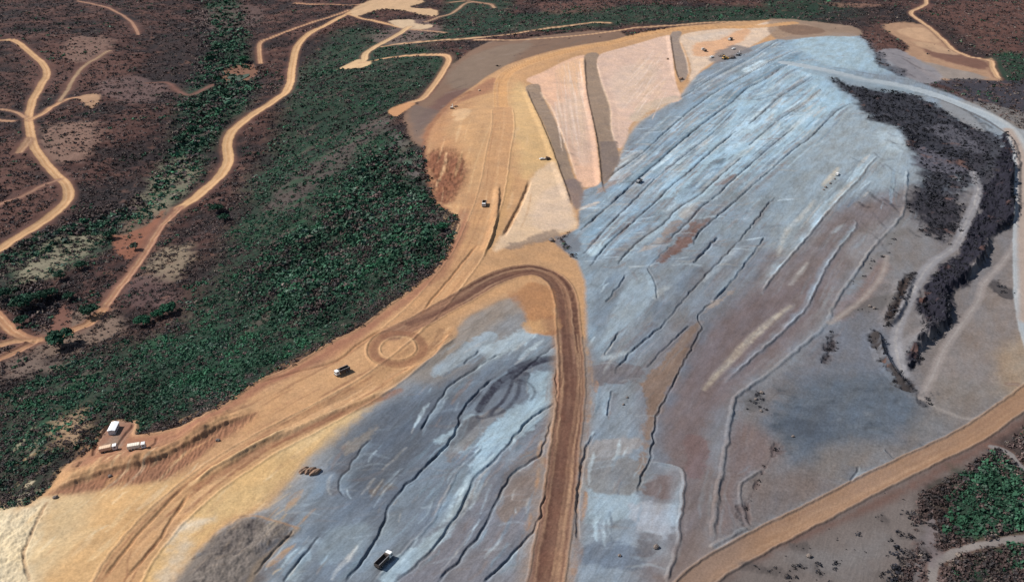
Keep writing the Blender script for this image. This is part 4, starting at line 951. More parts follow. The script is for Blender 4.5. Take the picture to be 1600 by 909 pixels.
# clean specks
PO = np.stack([X, Y, ZT], 1).astype(np.float32)
for c, nm in ((0, 'ground'), (1, 'quarry_floor'), (2, 'haul_road'), (3, 'dirt_track')):
    q = quads[fcls == c]
    used, inv = np.unique(q, return_inverse=True)
    inv = inv.reshape(q.shape)
    me = bpy.data.meshes.new(nm)
    me.vertices.add(len(used)); me.vertices.foreach_set('co', PO[used].ravel())
    me.loops.add(inv.size); me.loops.foreach_set('vertex_index', inv[:, ::-1].astype(np.int32).ravel())
    me.polygons.add(len(q)); me.polygons.foreach_set('loop_start', np.arange(0, inv.size, 4, dtype=np.int32))
    me.polygons.foreach_set('use_smooth', np.ones(len(q), bool))
    a = me.attributes.new('soil', 'FLOAT_COLOR', 'POINT')
    cc4 = np.ones((len(used), 4), np.float32); cc4[:, :3] = np.clip(C[used], 0.002, 0.85)
    a.data.foreach_set('color', cc4.ravel())
    me.update(calc_edges=True)
    me.materials.append(M_EARTH)
    o = bpy.data.objects.new(nm, me); COL.objects.link(o)
    tag(o, kind='structure')
print('ground', round(time.time() - T0, 1))

# pond in the valley
def pond():
    p = spline(pts([(354,128),(358,119),(370,112),(384,112),(390,118),(380,124),(366,130)]), 4, True)
    z = float(zat(*p.mean(0))[0]) + 0.6
    bm = bmesh.new()
    bm.faces.new([bm.verts.new((x, y, z)) for x, y in p])
    bmesh.ops.recalc_face_normals(bm, faces=bm.faces)
    me = bpy.data.meshes.new('pond_water'); bm.to_mesh(me); bm.free()
    m, nt, b = new_mat('murky_water')
    b.inputs['Base Color'].default_value = (0.05, 0.075, 0.05, 1); b.inputs['Roughness'].default_value = 0.7; b.inputs['Specular IOR Level'].default_value = 0.2
    n = nt.nodes.new('ShaderNodeTexNoise'); n.inputs['Scale'].default_value = 0.8
    bp = nt.nodes.new('ShaderNodeBump'); bp.inputs['Strength'].default_value = 0.05
    nt.links.new(n.outputs['Fac'], bp.inputs['Height']); nt.links.new(bp.outputs['Normal'], b.inputs['Normal'])
    me.materials.append(m)
    o = bpy.data.objects.new('pond_water', me); COL.objects.link(o); tag(o, kind='structure')
pond()

# ------------------------------------------------------------------ foliage built from leaf-clump faces
def leaf_mesh(name, cx, cy, cz, rx, rz, col, nq, rng, size=0.55):
    """cx.. arrays of crown centres, one patch of nq leaf-clump quads each, spread through the crown's volume"""
    n = len(cx)
    D = rng.normal(size=(n, nq, 3)).astype(np.float32); D /= np.linalg.norm(D, axis=2, keepdims=True)
    D[..., 2] = np.abs(D[..., 2]) * 1.0 - 0.15
    rr = (rng.random((n, nq, 1)) ** 0.4).astype(np.float32)
    ctr = D * rr * np.stack([rx, rx, rz], 1)[:, None, :] + np.stack([cx, cy, cz], 1)[:, None, :]
    nrm = D + 0.7 * rng.normal(size=D.shape); nrm[..., 2] += 0.6; nrm /= np.linalg.norm(nrm, axis=2, keepdims=True)
    ref = rng.normal(size=D.shape)
    t1 = np.cross(nrm, ref); t1 /= np.linalg.norm(t1, axis=2, keepdims=True) + 1e-6
    t2 = np.cross(nrm, t1)
    s = (rx[:, None] * size * (0.6 + 0.8 * rng.random((n, nq))))[..., None]
    V = np.stack([ctr + (t1 * 1.0) * s, ctr + t2 * s * 0.8, ctr - t1 * s * 0.9, ctr - t2 * s * 0.7], 2).reshape(-1, 3).astype(np.float32)
    m = n * nq
    me = bpy.data.meshes.new(name)
    me.vertices.add(m * 4); me.vertices.foreach_set('co', V.ravel())
    me.loops.add(m * 4); me.loops.foreach_set('vertex_index', np.arange(m * 4, dtype=np.int32))
    me.polygons.add(m); me.polygons.foreach_set('loop_start', np.arange(0, m * 4, 4, dtype=np.int32))
    a = me.attributes.new('leaf', 'FLOAT_COLOR', 'FACE')
    cc = np.ones((m, 4), np.float32)
    cc[:, :3] = np.repeat(col, nq, 0) * (0.75 + 0.5 * rng.random((m, 1)))
    a.data.foreach_set('color', np.clip(cc, 0, 1).ravel())
    me.update(calc_edges=True)
    me.materials.append(M_LEAF)
    return me

rng = np.random.default_rng(5)
def scatter(n):
    lr = rng.random(n); a = np.radians(rng.uniform(-42, 42, n))
    r = 225 * (2000 / 225) ** lr           # density thins with distance like 1/r^2
    return r * np.sin(a), r * np.cos(a), r
NS = 700000
bx, by, br = scatter(NS)
gi, gj, _, _ = grid_at(bx, by)
gk = gi * NA + gj
veg = VEG[gk]; bu = bx * flow[0] + by * flow[1]; bv = -bx * flow[1] + by * flow[0]
gr = np.clip(GRN[gk] * 0.78 + 0.75 * fbm(bu / 2.5, bv, 20, 4, 0.6, 52.), 0, 1)
clump = np.clip(0.60 + 1.1 * fbm(bu / 2.2, bv, 12, 3, 0.6, 51.) + 0.35 * (gr - .4), 0.05, 1)
cl = CLS[gk]
keep = (rng.random(NS) < veg * clump) & (cl != 2) & (cl != 3)
bx, by, br, gk, gr, cl, veg, bu, bv = [v[keep] for v in (bx, by, br, gk, gr, cl, veg, bu, bv)]
n = len(bx)
bz = ZT[gk]
size = (0.5 + 1.5 * rng.random(n) ** 3) * (br / 420) ** 0.4 * (1 + 0.7 * BIG[gk])
tall = 0.30 + 0.35 * rng.random(n) + 0.2 * BIG[gk]
is_dark = (cl == 1) | ((bx > 190) & (by < 900))
isg = rng.random(n) * 0.6 + 0.2 < gr
cg = np.array([0.028, 0.076, 0.044]); cb = np.array([0.088, 0.060, 0.055]); cd = np.array([0.056, 0.048, 0.048]); co = np.array([0.15, 0.12, 0.10])
colr = np.where(isg[:, None], cg, cb)
u = rng.random((n, 1))
lush = sstep(.1, .45, fbm(bu / 2.0, bv, 26, 3, .6, 131.))[:, None]
colr = np.where(isg[:, None], colr * (1 - lush * .0) + lush * np.array([0.004, 0.035, 0.012]), colr)
colr = np.where((u < 0.35) & ~isg[:, None], cd, colr)
colr = np.where((u > 0.93) & ~isg[:, None], co, colr)
colr = np.where((u > 0.85) & isg[:, None], np.array([0.075, 0.115, 0.085]), colr)
colr = np.where(((cl == 1))[:, None], np.array([0.021, 0.021, 0.026]) * (0.6 + 0.8 * rng.random((n, 1))), colr)
colr = colr * (0.7 + 0.6 * rng.random((n, 1))) * np.clip(1 + 0.9 * fbm(bu / 2.5, bv, 30, 3, 0.6, 53.), .5, 1.7)[:, None]
sets = (('green_scrub', isg & (cl != 1), 'stuff'), ('dry_scrub', ~isg & (cl != 1), 'stuff'), ('dark_scrub', cl == 1, 'stuff'))
for nm, m, kd in sets:
    near = m & (br < 700); far = m & ~near
    for tagn, mm, nq in (('', near, 17), ('far', far, 8)):
        if mm.sum() == 0: continue
        me = leaf_mesh(nm, bx[mm], by[mm], bz[mm] + 0.15 * size[mm], size[mm], size[mm] * tall[mm], colr[mm], nq, rng, (0.31 if nq > 10 else 0.45) * (1.1 if nm == 'green_scrub' else 0.85))
        o = bpy.data.objects.new(nm, me); COL.objects.link(o)
        tag(o, {'green_scrub': 'low green bushes spread across the hillside', 'dry_scrub': 'brown leafless scrub spread across the hillside', 'dark_scrub': 'dark shrubs growing over the rocky gully'}[nm], 'scrub', kind='stuff')
print('scrub', n, round(time.time() - T0, 1))

# ------------------------------------------------------------------ single trees
def skin_tube(bm, a, b, r0, r1, seg=6):
    a = Vector(a); b = Vector(b); d = (b - a).normalized()
    u = d.orthogonal().normalized(); v = d.cross(u)
    rings = []
    for p, r in ((a, r0), (b, r1)):
        rings.append([bm.verts.new(p + (u * math.cos(2 * math.pi * k / seg) + v * math.sin(2 * math.pi * k / seg)) * r) for k in range(seg)])
    for k in range(seg):
        bm.faces.new((rings[0][k], rings[0][(k + 1) % seg], rings[1][(k + 1) % seg], rings[1][k]))
    bm.faces.new(rings[1])

def mesh_obj(name, bm, mat, parent=None, loc=None):
    bmesh.ops.recalc_face_normals(bm, faces=bm.faces)
    me = bpy.data.meshes.new(name); bm.to_mesh(me); bm.free()
    me.materials.append(mat)
    o = bpy.data.objects.new(name, me); COL.objects.link(o)
    if parent is not None: o.parent = parent
    if loc is not None: o.location = loc
    return o

def empty(name, loc, rz=0.0):
    o = bpy.data.objects.new(name, None); o.empty_display_size = 1.0
    o.location = loc; o.rotation_euler = (0, 0, rz); COL.objects.link(o)
    return o

def ground(px, py):
    x, y = P(px, py)[0]
    return float(x), float(y), float(zat(x, y)[0])

def tree(px, py, r, label, col=(0.013, 0.05, 0.026), name='broadleaf_tree', cat='tree'):
    x, y, z = ground(px, py)
    root = empty(name, (x, y, z))
    tag(root, label, cat, 'single trees and large bushes standing in the scrub')
    rg = random.Random(int(px * 31 + py))
    bm = bmesh.new()
    h = r * 0.95
    skin_tube(bm, (0, 0, -0.6), (0.1, 0.05, h * 0.5), r * 0.09, r * 0.065)
    for k in range(6):
        a = k * 1.05 + rg.random()
        skin_tube(bm, (0.1, 0.05, h * (0.3 + 0.03 * k)), (math.cos(a) * r * 0.6, math.sin(a) * r * 0.6, h * (0.7 + 0.25 * rg.random())), r * 0.045, r * 0.015, 5)
    mesh_obj('trunk', bm, M_BARK, root)
    k = 26
    aa = np.array([rg.uniform(0, 6.283) for _ in range(k)]); dd = np.array([rg.random() ** 0.5 for _ in range(k)]) * r * 0.72
    zz = h * (0.55 + 0.45 * np.sqrt(np.clip(1 - (dd / r) ** 2, 0, 1)) * np.array([rg.uniform(.6, 1.05) for _ in range(k)]))
    rx = r * np.array([rg.uniform(.22, .4) for _ in range(k)])
    cc = np.array([np.array(col) * rg.uniform(.65, 1.5) for _ in range(k)])
    me = leaf_mesh('crown', np.cos(aa) * dd, np.sin(aa) * dd * 1.0, zz - rx * 0.3, rx, rx * 0.8, cc, 42, np.random.default_rng(int(px + py)), 0.3)
    o = bpy.data.objects.new('crown', me); COL.objects.link(o); o.parent = root
    return root
for t_ in ((381,97,8,'round bright green tree beside the small pond', (0.014,0.065,0.03)), (38,482,8.5,'broad dark green tree among dry grass, upper of the pair near the left road bend', None),
           (62,470,6,'medium green tree just right of the broad tree near the left road bend', None), (82,463,5.5,'small green tree above the brown bare plot by the left road', None), (141,493,6.5,'dark tree overhanging the inner edge of the brown dirt road', None),
           (98,541,8.5,'wide round green tree just below the dirt road junction', None), (34,508,5,'small tree inside the left road bend', None), (4,464,6,'dark tree cut by the left edge of the picture', None),
           (212,390,4.5,'grey green bush on the red bare patch beside the road', (0.03,0.05,0.035)), (224,507,5.5,'bright green bush at the lower end of the green hedge', (0.014,0.07,0.035)), (264,490,6,'bright green tree at the upper end of the green hedge', (0.014,0.065,0.034)),
           (247,497,4.5,'bright green bush in the middle of the green hedge', (0.014,0.07,0.035)), (172,373,5,'green tree left of the red bare patch', None), (109,468,4.5,'dark tree at the top of the brown bare plot', None),
           (128,420,5,'dark green tree on the dry grass slope, middle of the valley floor', None), (95,436,5,'dark green tree on the dry grass slope, nearer the left edge', None), (300,205,6,'dark green tree at the creek bend above the road', None),
           (282,222,7,'large green tree beside the creek, left of the dark one at the bend', None), (330,90,7,'tall green tree in the creek wood above the pond', None), (352,150,6,'green tree on the creek bank below the pond', None),
           (340,330,6,'dark green tree right of the valley road', None), (690,360,5,'bright green bush at the corner of the scrub beside the orange earthworks', (0.014,0.07,0.035)), (350,345,5,'dark bush standing just below the dark tree right of the valley road', None),
           (1350,0,6,'dark tree at the top edge above the grey plateau', None)):
    tree(t_[0], t_[1], t_[2], t_[3], t_[4] or (0.013, 0.046, 0.026))

# ------------------------------------------------------------------ rocks and heaps
def rock(px, py, r, label, mat=None, flat_=0.7, name='boulder', group='loose boulders on the bare ground', cat='boulder'):
    x, y, z = ground(px, py)
    bm = bmesh.new(); bmesh.ops.create_icosphere(bm, subdivisions=3, radius=1.0)
    rg = random.Random(int(px * 7 + py))
    o1, o2 = rg.uniform(0, 50), rg.uniform(0, 50)
    for v in bm.verts:
        c = v.co
        k = 1 + 0.30 * float(perlin(c.x * 1.1 + o1, c.y * 1.1 + c.z * .9 + o2)) + 0.14 * float(perlin(c.x * 2.7 + o2, c.y * 2.7 - c.z * 2.2 + o1))
        v.co = Vector((c.x * r * k, c.y * r * k * 0.85, c.z * r * k * flat_ + r * flat_ * 0.45))
    o = mesh_obj(name, bm, mat or M_ROCK, None, (x, y, z)); o.rotation_euler = (0, 0, rg.random() * 6)
    tag(o, label, cat, group)
for a in ((340,688,1.5,'brown boulder on the red clay bank above the haul road'), (172,744,1.3,'boulder on the crest of the bank below the parked trucks'), (87,777,1.5,'dark boulder where the bank meets the sand and scrub'),
          (980,621,0.9,'small dark stone right of the orange switchback, farther of the pair'), (974,632,0.9,'small dark stone right of the orange switchback, nearer of the pair'), (1025,855,1.8,'dark boulder on the pale sheets near the lower centre'),
          (968,868,1.1,'dark stone lying on the blue grey patch near the bottom'), (1304,280,1.2,'dark stone just below the white pickup on the cap, topmost of a row'), (1297,287,1.4,'dark stone in the middle of the row below the white pickup'), (1290,293,1.7,'largest dark stone of the row below the white pickup'), (1287,297,1.2,'lowest dark stone of the row below the white pickup'),
          (1359,479,1.6,'dark boulder beside the earth bund on the right slope, left of the pair'), (1366,482,1.6,'dark boulder beside the earth bund on the right slope, right of the pair'), (1264,869,1.6,'single dark boulder on the mauve ground below the lower right road'),
          (1190,614,1.7,'dark boulder at the edge of the slate patch, largest of its cluster'), (1181,624,1.3,'dark boulder in the cluster left of the slate patch'), (1189,642,1.2,'small dark stone below the cluster left of the slate patch'), (1239,682,1.1,'small dark stone on the slate patch')):
    rock(a[0], a[1], a[2] * 0.72, a[3])
HG = 'brown spoil heaps dumped on the sand'
for px, py, lab in ((475,735,'brown spoil heap on the sand edge, left of three'), (484,736,'brown spoil heap on the sand edge, middle of three'), (493,738,'brown spoil heap on the sand edge, right of three')):
    x, y, z = ground(px, py)
    bm = bmesh.new(); bmesh.ops.create_icosphere(bm, subdivisions=3, radius=1.0)
    for v in bm.verts:
        c = v.co; k = 1 + 0.25 * float(perlin(c.x * 1.7 + px, c.y * 1.7)) + 0.12 * float(perlin(c.x * 4, c.y * 4 + px))
        v.co = Vector((c.x * 1.3 * k, c.y * 3.0 * k, max(c.z, -0.3) * 1.5 * k))
    o = mesh_obj('spoil_heap', bm, M_HEAP, None, (x, y, z)); o.rotation_euler = (0, 0, -0.75)
    tag(o, lab, 'spoil heap', HG)
rock(1064, 124, 3.0, 'dark brown spoil heap at the foot of the grey strip', M_HEAP, 0.6, 'spoil_heap', None, 'spoil heap')
rock(1043, 93, 1.6, 'small dark heap on the peach panel edge', M_HEAP, 0.7, 'spoil_heap', None, 'spoil heap')
rock(861, 376, 2.2, 'dark rubble heap beside the top of the orange switchback', M_ROCK, 0.6, 'rubble_heap', None, 'rubble heap')
rock(712, 167, 2.0, 'dark red spoil heap beside the small excavator', M_HEAP, 0.5, 'spoil_heap', None, 'spoil heap')
rock(749, 142, 1.5, 'pale stone beside the bend of the upper haul road', M_PALEROCK)

# ------------------------------------------------------------------ vehicles and plant
def bx_(bm, cx, cy, cz, sx, sy, sz, bev=0.0, taper=None):
    r = bmesh.ops.create_cube(bm, size=1.0)
    for v in r['verts']:
        k = 1.0
        if taper and v.co.z > 0: k = taper
        v.co = Vector((cx + v.co.x * sx * k, cy + v.co.y * sy * k, cz + v.co.z * sz))
    if bev:
        es = list({e for v in r['verts'] for e in v.link_edges})
        bmesh.ops.bevel(bm, geom=es, offset=bev, segments=2, affect='EDGES', profile=0.6)
def cyl_(bm, c, axis, r, l, seg=16):
    rot = {'x': Matrix.Rotation(math.pi / 2, 4, 'Y'), 'y': Matrix.Rotation(math.pi / 2, 4, 'X'), 'z': Matrix.Identity(4)}[axis]
    bmesh.ops.create_cone(bm, cap_ends=True, segments=seg, radius1=r, radius2=r, depth=l, matrix=Matrix.Translation(c) @ rot)
def wheel(root, x, y, r, w):
    bm = bmesh.new(); cyl_(bm, (x, y, r), 'y', r, w, 18)
    o = mesh_obj('wheel', bm, M_RUB, root)
    bm = bmesh.new(); cyl_(bm, (x, y + math.copysign(w * 0.5 + 0.01, y), r), 'y', r * 0.55, 0.06, 12)
    mesh_obj('rim', bm, M_GREYP, o)

def heading(a, b):
    p = P([a[0], b[0]], [a[1], b[1]])
    d = p[1] - p[0]
    return math.atan2(d[1], d[0]), p.mean(0)

def place(name, rear, front, label, cat, group):
    h, c = heading(rear, front)
    z = float(zat(c[0], c[1])[0])
    # sit on the slope: measure ground ahead and behind
    f = np.array([math.cos(h), math.sin(h)])
    zf = float(zat(*(c + f * 2.5))[0]); zb = float(zat(*(c - f * 2.5))[0])
    root = empty(name, (float(c[0]), float(c[1]), max(z, (zf + zb) / 2) + 0.02))
    root.rotation_euler = (0, -math.atan2(zf - zb, 5.0), h)
    tag(root, label, cat, group)
    return root

def truck_front(root, L, W, cab_mat, cl=2.0, ch=2.7, r=0.52):
    bm = bmesh.new()
    bx_(bm, 0, -0.42, 0.85, L, 0.16, 0.28); bx_(bm, 0, 0.42, 0.85, L, 0.16, 0.28)
    for k in range(4): bx_(bm, -L / 2 + 0.5 + k * (L - 1) / 3, 0, 0.85, 0.14, 0.70, 0.2)
    mesh_obj('chassis', bm, M_DARK, root)
    bm = bmesh.new(); bx_(bm, L / 2 - cl / 2, 0, 0.75 + (ch - 0.6) / 2, cl, W, ch - 0.6, 0.14, 0.93)
    cab = mesh_obj('cab', bm, cab_mat, root)
    bm = bmesh.new(); bx_(bm, L / 2 - 0.05, 0, 1.95, 0.12, W * 0.82, 0.7, 0.03); mesh_obj('windshield', bm, M_GLASS, cab)
    for s in (-1, 1):
        bm = bmesh.new(); bx_(bm, L / 2 - cl * 0.45, s * (W / 2 - 0.03), 1.95, cl * 0.5, 0.1, 0.6, 0.02); mesh_obj('side_window', bm, M_GLASS, cab)
        bm = bmesh.new(); bx_(bm, L / 2 + 0.02, s * W * 0.36, 1.05, 0.1, 0.34, 0.22, 0.03); mesh_obj('headlight', bm, M_CREAM, cab)
        bm = bmesh.new(); bx_(bm, L / 2 - 0.2, s * (W / 2 + 0.14), 1.9, 0.1, 0.2, 0.42, 0.02); mesh_obj('mirror', bm, M_DARK, cab)
    bm = bmesh.new(); bx_(bm, L / 2 + 0.06, 0, 0.68, 0.22, W * 0.98, 0.3, 0.05); mesh_obj('bumper', bm, M_DARK, root)
    for x in (L / 2 - cl * 0.55, -L / 2 + 2.1, -L / 2 + 0.85):
        for s in (-1, 1): wheel(root, x, s * (W / 2 - 0.18), r, 0.34)

def dump_truck(rear, front, label, L=8.0, W=2.6, group='tipper trucks hauling on the site', bed_mat=None, load=False):
    root = place('dump_truck', rear, front, label, 'truck', group)
    truck_front(root, L, W, M_WHITE)
    bm = bmesh.new()
    bl = L - 2.5; cx = -L / 2 + bl / 2; z0, hh, tk = 1.15, 1.5, 0.1
    bx_(bm, cx, 0, z0, bl, W, 0.12)
    for s in (-1, 1): bx_(bm, cx, s * (W / 2 - tk / 2), z0 + hh / 2 + .06, bl, tk, hh, 0.02)
    bx_(bm, cx + bl / 2 - tk / 2, 0, z0 + hh / 2 + .15, tk, W - 2 * tk - .01, hh + 0.2)
    bx_(bm, cx - bl / 2 + tk / 2, 0, z0 + hh / 2 - .04, tk, W - 2 * tk - .01, hh - 0.2)
    for s in (-1, 1):
        for k in range(5): bx_(bm, cx - bl / 2 + 0.4 + k * (bl - 0.8) / 4, s * (W / 2 + 0.04), z0 + hh / 2, 0.12, 0.08, hh - 0.1)
    bx_(bm, cx + bl / 2 + 0.35, 0, z0 + hh + 0.18, 0.8, W * 0.9, 0.08)
    mesh_obj('tipper_bed', bm, bed_mat or M_BED, root)
    bm = bmesh.new()
    for s in (-1, 1): bx_(bm, cx, s * (W / 2 - 0.05), z0 + hh + 0.1, bl, 0.16, 0.06)
    mesh_obj('side_rail', bm, M_GREYP, root)
    if load:
        bm = bmesh.new(); bmesh.ops.create_grid(bm, x_segments=14, y_segments=8, size=0.5)
        for v in bm.verts:
            v.co = Vector((cx + v.co.x * (bl - 0.3), v.co.y * (W - 0.3), z0 + 0.9 + 0.5 * (1 - (v.co.x * 2) ** 2) * (1 - (v.co.y * 2) ** 2) + 0.08 * float(perlin(v.co.x * 9, v.co.y * 9))))
        mesh_obj('load', bm, M_HEAP, root)
    return root

def box_truck(rear, front, label, mat, L=7.6, W=2.4):
    root = place('cargo_truck', rear, front, label, 'truck', 'parked cargo trucks in the office yard')
    truck_front(root, L, W, M_WHITE, 1.9, 2.6)
    bm = bmesh.new(); bl = L - 2.4; cx = -L / 2 + bl / 2
    bx_(bm, cx, 0, 2.0, bl, W, 1.7, 0.05)
    for k in range(6): bx_(bm, cx - bl / 2 + 0.3 + k * (bl - 0.6) / 5, 0, 2.87, 0.1, W - 0.1, 0.06)
    mesh_obj('cargo_body', bm, mat, root)
    bm = bmesh.new(); bx_(bm, cx, 0, 1.06, bl, W - 0.1, 0.14); mesh_obj('bed_floor', bm, M_DARK, root)
    return root

def pickup(rear, front, label, mat=None, L=5.3, W=1.9, sc=1.0):
    root = place('pickup', rear, front, label, 'pickup', 'white pickups on the site')
    root.scale = (sc, sc, sc)
    m = mat or M_WHITE
    bm = bmesh.new(); bx_(bm, L * 0.36, 0, 0.85, L * 0.28, W, 0.55, 0.1); bx_(bm, 0.35, 0, 0.8, L * 0.3, W, 0.6, 0.06)
    bx_(bm, 0.35, 0, 1.35, L * 0.32, W * 0.94, 0.72, 0.12, 0.86)
    body = mesh_obj('body', bm, m, root)
    bm = bmesh.new(); bx_(bm, 1.2, 0, 1.36, 0.12, W * 0.74, 0.42, 0.03); mesh_obj('windshield', bm, M_GLASS, body)
    bm = bmesh.new(); bl = L * 0.36; cx = -L / 2 + bl / 2
    bx_(bm, cx, 0, 0.68, bl, W, 0.1)
    for s in (-1, 1): bx_(bm, cx, s * (W / 2 - .05), 0.95, bl, 0.1, 0.5, .02)
    bx_(bm, cx - bl / 2 + .05, 0, 0.95, .1, W - .22, .46)
    mesh_obj('cargo_bed', bm, m, root)
    for x in (L * 0.33, -L * 0.3):
        for s in (-1, 1): wheel(root, x, s * (W / 2 - 0.1), 0.38, 0.26)
    return root

def tracks(root, L, gauge, w=0.6, h=0.9):
    for s in (-1, 1):
        bm = bmesh.new()
        for k, x in enumerate((-L / 2 + h / 2, L / 2 - h / 2)): cyl_(bm, (x, s * gauge / 2, h / 2), 'y', h / 2, w, 16)
        bx_(bm, 0, s * gauge / 2, h / 2, L - h, w * .98, h * .98)
        for k in range(14): bx_(bm, -L / 2 + h / 2 + k * (L - h) / 13, s * gauge / 2, h + .02, 0.12, w, 0.06)
        mesh_obj('track', bm, M_DARK, root)

def excavator(rear, front, label, body=None, sc=1.0, swing=0.2):
    root = place('excavator', rear, front, label, 'excavator', None); root.scale = (sc,) * 3
    tracks(root, 4.2, 2.4)
    b = body or M_YEL
    bm = bmesh.new(); cyl_(bm, (0, 0, 1.0), 'z', 0.9, 0.3); bx_(bm, -0.6, 0, 1.75, 3.6, 2.7, 1.2, 0.15); bx_(bm, -1.9, 0, 1.8, 1.0, 2.6, 1.3, .2)
    mesh_obj('upper_body', bm, b, root)
    bm = bmesh.new(); bx_(bm, 0.8, 0.75, 2.3, 1.5, 1.0, 1.5, 0.12, .9); mesh_obj('cab', bm, M_GLASS, root)
    bm = bmesh.new(); skin_tube(bm, (1.0, -0.2, 1.8), (3.6, -0.2, 4.4), 0.32, 0.28, 4); skin_tube(bm, (3.6, -0.2, 4.4), (5.6, -0.2, 3.7), 0.28, 0.22, 4); mesh_obj('boom', bm, b, root)
    bm = bmesh.new(); skin_tube(bm, (5.5, -0.2, 3.9), (5.9, -0.2, 1.1), 0.22, 0.16, 4); mesh_obj('stick', bm, b, root)
    bm = bmesh.new(); bx_(bm, 5.7, -0.2, 0.6, 0.9, 1.1, 0.8, .1, 1.2); mesh_obj('bucket', bm, M_DARK, root)
    return root

def bulldozer(rear, front, label, body=None, sc=1.0):
    root = place('bulldozer', rear, front, label, 'bulldozer', None); root.scale = (sc,) * 3
    tracks(root, 3.8, 2.1, .6, 1.0)
    b = body or M_YEL
    bm = bmesh.new(); bx_(bm, 0.9, 0, 1.5, 2.2, 1.2, 1.1, 0.1); bx_(bm, -1.0, 0, 1.35, 1.6, 1.5, .9, .08); mesh_obj('engine_body', bm, b, root)
    bm = bmesh.new(); bx_(bm, -0.7, 0, 2.25, 1.5, 1.4, 1.3, 0.1, .88); cabn = mesh_obj('cab', bm, M_GLASS, root)
    bm = bmesh.new(); bx_(bm, -0.7, 0, 2.98, 1.6, 1.5, 0.12, 0.04); mesh_obj('cab_roof', bm, b, cabn)
    bm = bmesh.new()
    for k in range(8):
        a = -0.5 + k / 7 * 1.1
        bx_(bm, 2.75 - 0.35 * math.cos(a * 1.6), 0, 0.25 + k * 0.16, 0.12, 3.4, 0.18)
    for s in (-1, 1): bx_(bm, 1.6, s * 1.45, 0.6, 2.2, 0.16, 0.22)
    mesh_obj('blade', bm, b, root)
    bm = bmesh.new(); cyl_(bm, (1.2, 0.35, 2.4), 'z', 0.07, 0.9, 8); mesh_obj('exhaust_pipe', bm, M_DARK, root)
    return root

def roller(rear, front, label, sc=1.0):
    root = place('road_roller', rear, front, label, 'road roller', None); root.scale = (sc,) * 3
    bm = bmesh.new(); cyl_(bm, (2.0, 0, 0.8), 'y', 0.8, 2.1, 24); mesh_obj('drum', bm, M_DARK, root)
    bm = bmesh.new(); bx_(bm, 2.0, 1.15, .9, 2.0, .14, .4); bx_(bm, 2.0, -1.15, .9, 2.0, .14, .4); bx_(bm, .95, 0, .95, .2, 2.4, .5); bx_(bm, -1.4, 0, 1.35, 2.4, 1.7, 1.0, .1); mesh_obj('frame', bm, M_GREYP, root)
    bm = bmesh.new(); bx_(bm, 0.1, 0, 1.9, 1.3, 1.5, 1.5, .1, .9); mesh_obj('cab', bm, M_GLASS, root)
    for s in (-1, 1): wheel(root, -1.4, s * 0.95, 0.75, 0.55)
    return root

box_truck((156,708), (186,702), 'cargo truck with tan load cover parked beside the office yard', M_TANBOX)
box_truck((202,713), (231,707), 'cargo truck with cream load cover parked right of the tan one', M_CREAM)
dump_truck((545,578), (525,587), 'tipper with white cab driving down the orange haul road below the turning circle', 8.2)
dump_truck((590,888), (609,869), 'tipper with white cab on the grey cap at the bottom edge', 8.6)
dump_truck((758,314), (755,327), 'white fronted tipper on the orange earthworks beside the triangular peach patch', 9.0, 2.9)
dump_truck((1106,83), (1094,77), 'tipper with pale load at the far tip, left of the heavy plant', 9.0, 3.0, load=True)
dump_truck((1147,60), (1135,66), 'tipper with dark bed on the far orange mound', 9.5, 3.0)
pickup((1150,76), (1142,79), 'white pickup right above the dark excavator at the far tip', sc=1.25)
pickup((1116,89), (1108,92), 'white pickup at the left end of the far plant row', sc=1.25)
pickup((1306,277), (1310,270), 'white pickup alone on the pale cap near the dark stones', sc=1.1)
pickup((852,249), (842,250), 'white pickup beside the brown loader above the small peach triangle', sc=0.9)
excavator((1146,90), (1160,84), 'grey excavator working in dark spoil at the far tip', M_GREYP, 1.2)
bulldozer((1126,94), (1138,92), 'yellow bulldozer at the front of the far tip', sc=1.5)
excavator((703,174), (709,166), 'small tan excavator at the scrub edge of the orange yard', M_CREAM, 0.9)
bulldozer((851,250), (860,249), 'brown bulldozer beside the white pickup above the small peach triangle', M_HEAP, 0.9)
roller((994,289), (1003,281), 'dark road roller on a drain line of the blue grey cap', 1.3)
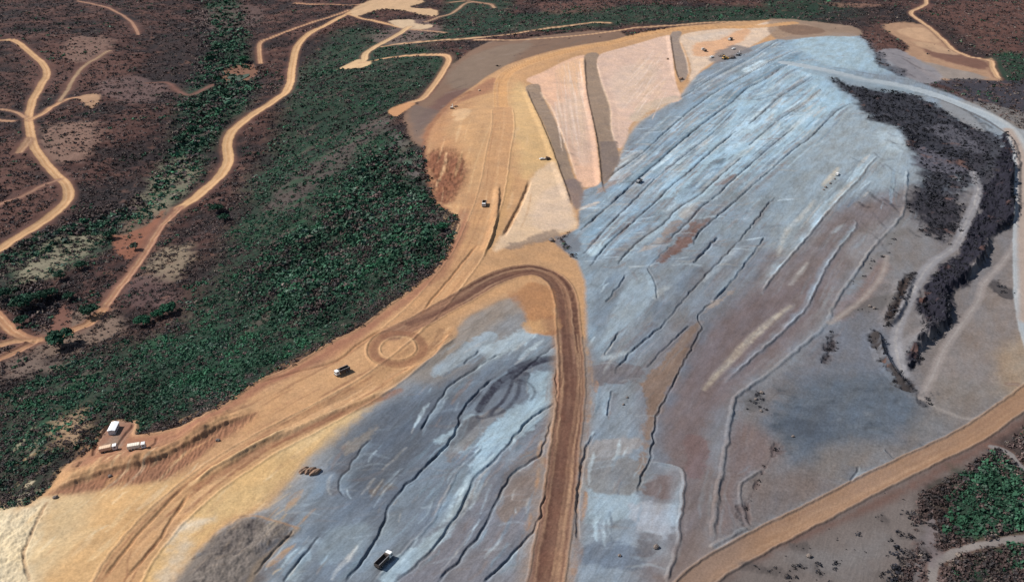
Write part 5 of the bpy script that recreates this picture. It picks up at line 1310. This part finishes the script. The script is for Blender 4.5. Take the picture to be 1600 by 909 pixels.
# spoil being pushed at the tip
for px, py, r, lab in ((1142,91,5.5,'black spoil heap between bulldozer and grey excavator'), (1127,88,4.2,'brown black spoil heap behind the bulldozer')):
    rock(px, py, r, lab, M_ROCK, 0.45, 'spoil_heap', None, 'spoil heap')

# ------------------------------------------------------------------ site office
def office():
    h, c = heading((174.5,680), (182.5,665))
    z = float(zat(c[0], c[1])[0])
    root = empty('site_office', (float(c[0]), float(c[1]), z), h)
    tag(root, 'small site office with plain white roof on the levelled grey yard', 'building')
    L, W, H = 7.0, 3.1, 2.5
    bm = bmesh.new(); bx_(bm, 0, 0, H / 2 - .1, L, W, H + .2); wall = mesh_obj('wall', bm, M_WALLP, root)
    bm = bmesh.new()
    pr = [(-W / 2 - .25, H), (0, H + .35), (W / 2 + .25, H), (W / 2 + .25, H + .1), (0, H + .47), (-W / 2 - .25, H + .1)]
    ra = [bm.verts.new((-L / 2 - .25, y, zz + .005)) for y, zz in pr]; rb = [bm.verts.new((L / 2 + .25, y, zz + .005)) for y, zz in pr]
    for k in range(6): bm.faces.new((ra[k], ra[(k + 1) % 6], rb[(k + 1) % 6], rb[k]))
    bm.faces.new(ra); bm.faces.new(rb)
    mesh_obj('roof', bm, M_ROOF, root)
    bm = bmesh.new(); bx_(bm, -1.0, -W / 2 - .02, 1.0, 0.95, .08, 2.0, .01); d = mesh_obj('door', bm, M_GREYP, root)
    bm = bmesh.new(); bx_(bm, -0.7, -W / 2 - .09, 1.0, .12, .06, .05); mesh_obj('handle', bm, M_DARK, d)
    for x in (-2.5, 0.8, 2.4):
        bm = bmesh.new(); bx_(bm, x, -W / 2 - .02, 1.5, 1.2, .08, .9, .01); wdw = mesh_obj('window', bm, M_GLASS, root)
        bm = bmesh.new()
        for s in (-1, 1): bx_(bm, x, -W / 2 - .04, 1.5 + s * .49, 1.3, .1, .08); bx_(bm, x + s * .64, -W / 2 - .043, 1.5, .08, .1, .9)
        mesh_obj('frame', bm, M_WHITE, wdw)
office()
print('done', round(time.time() - T0, 1))
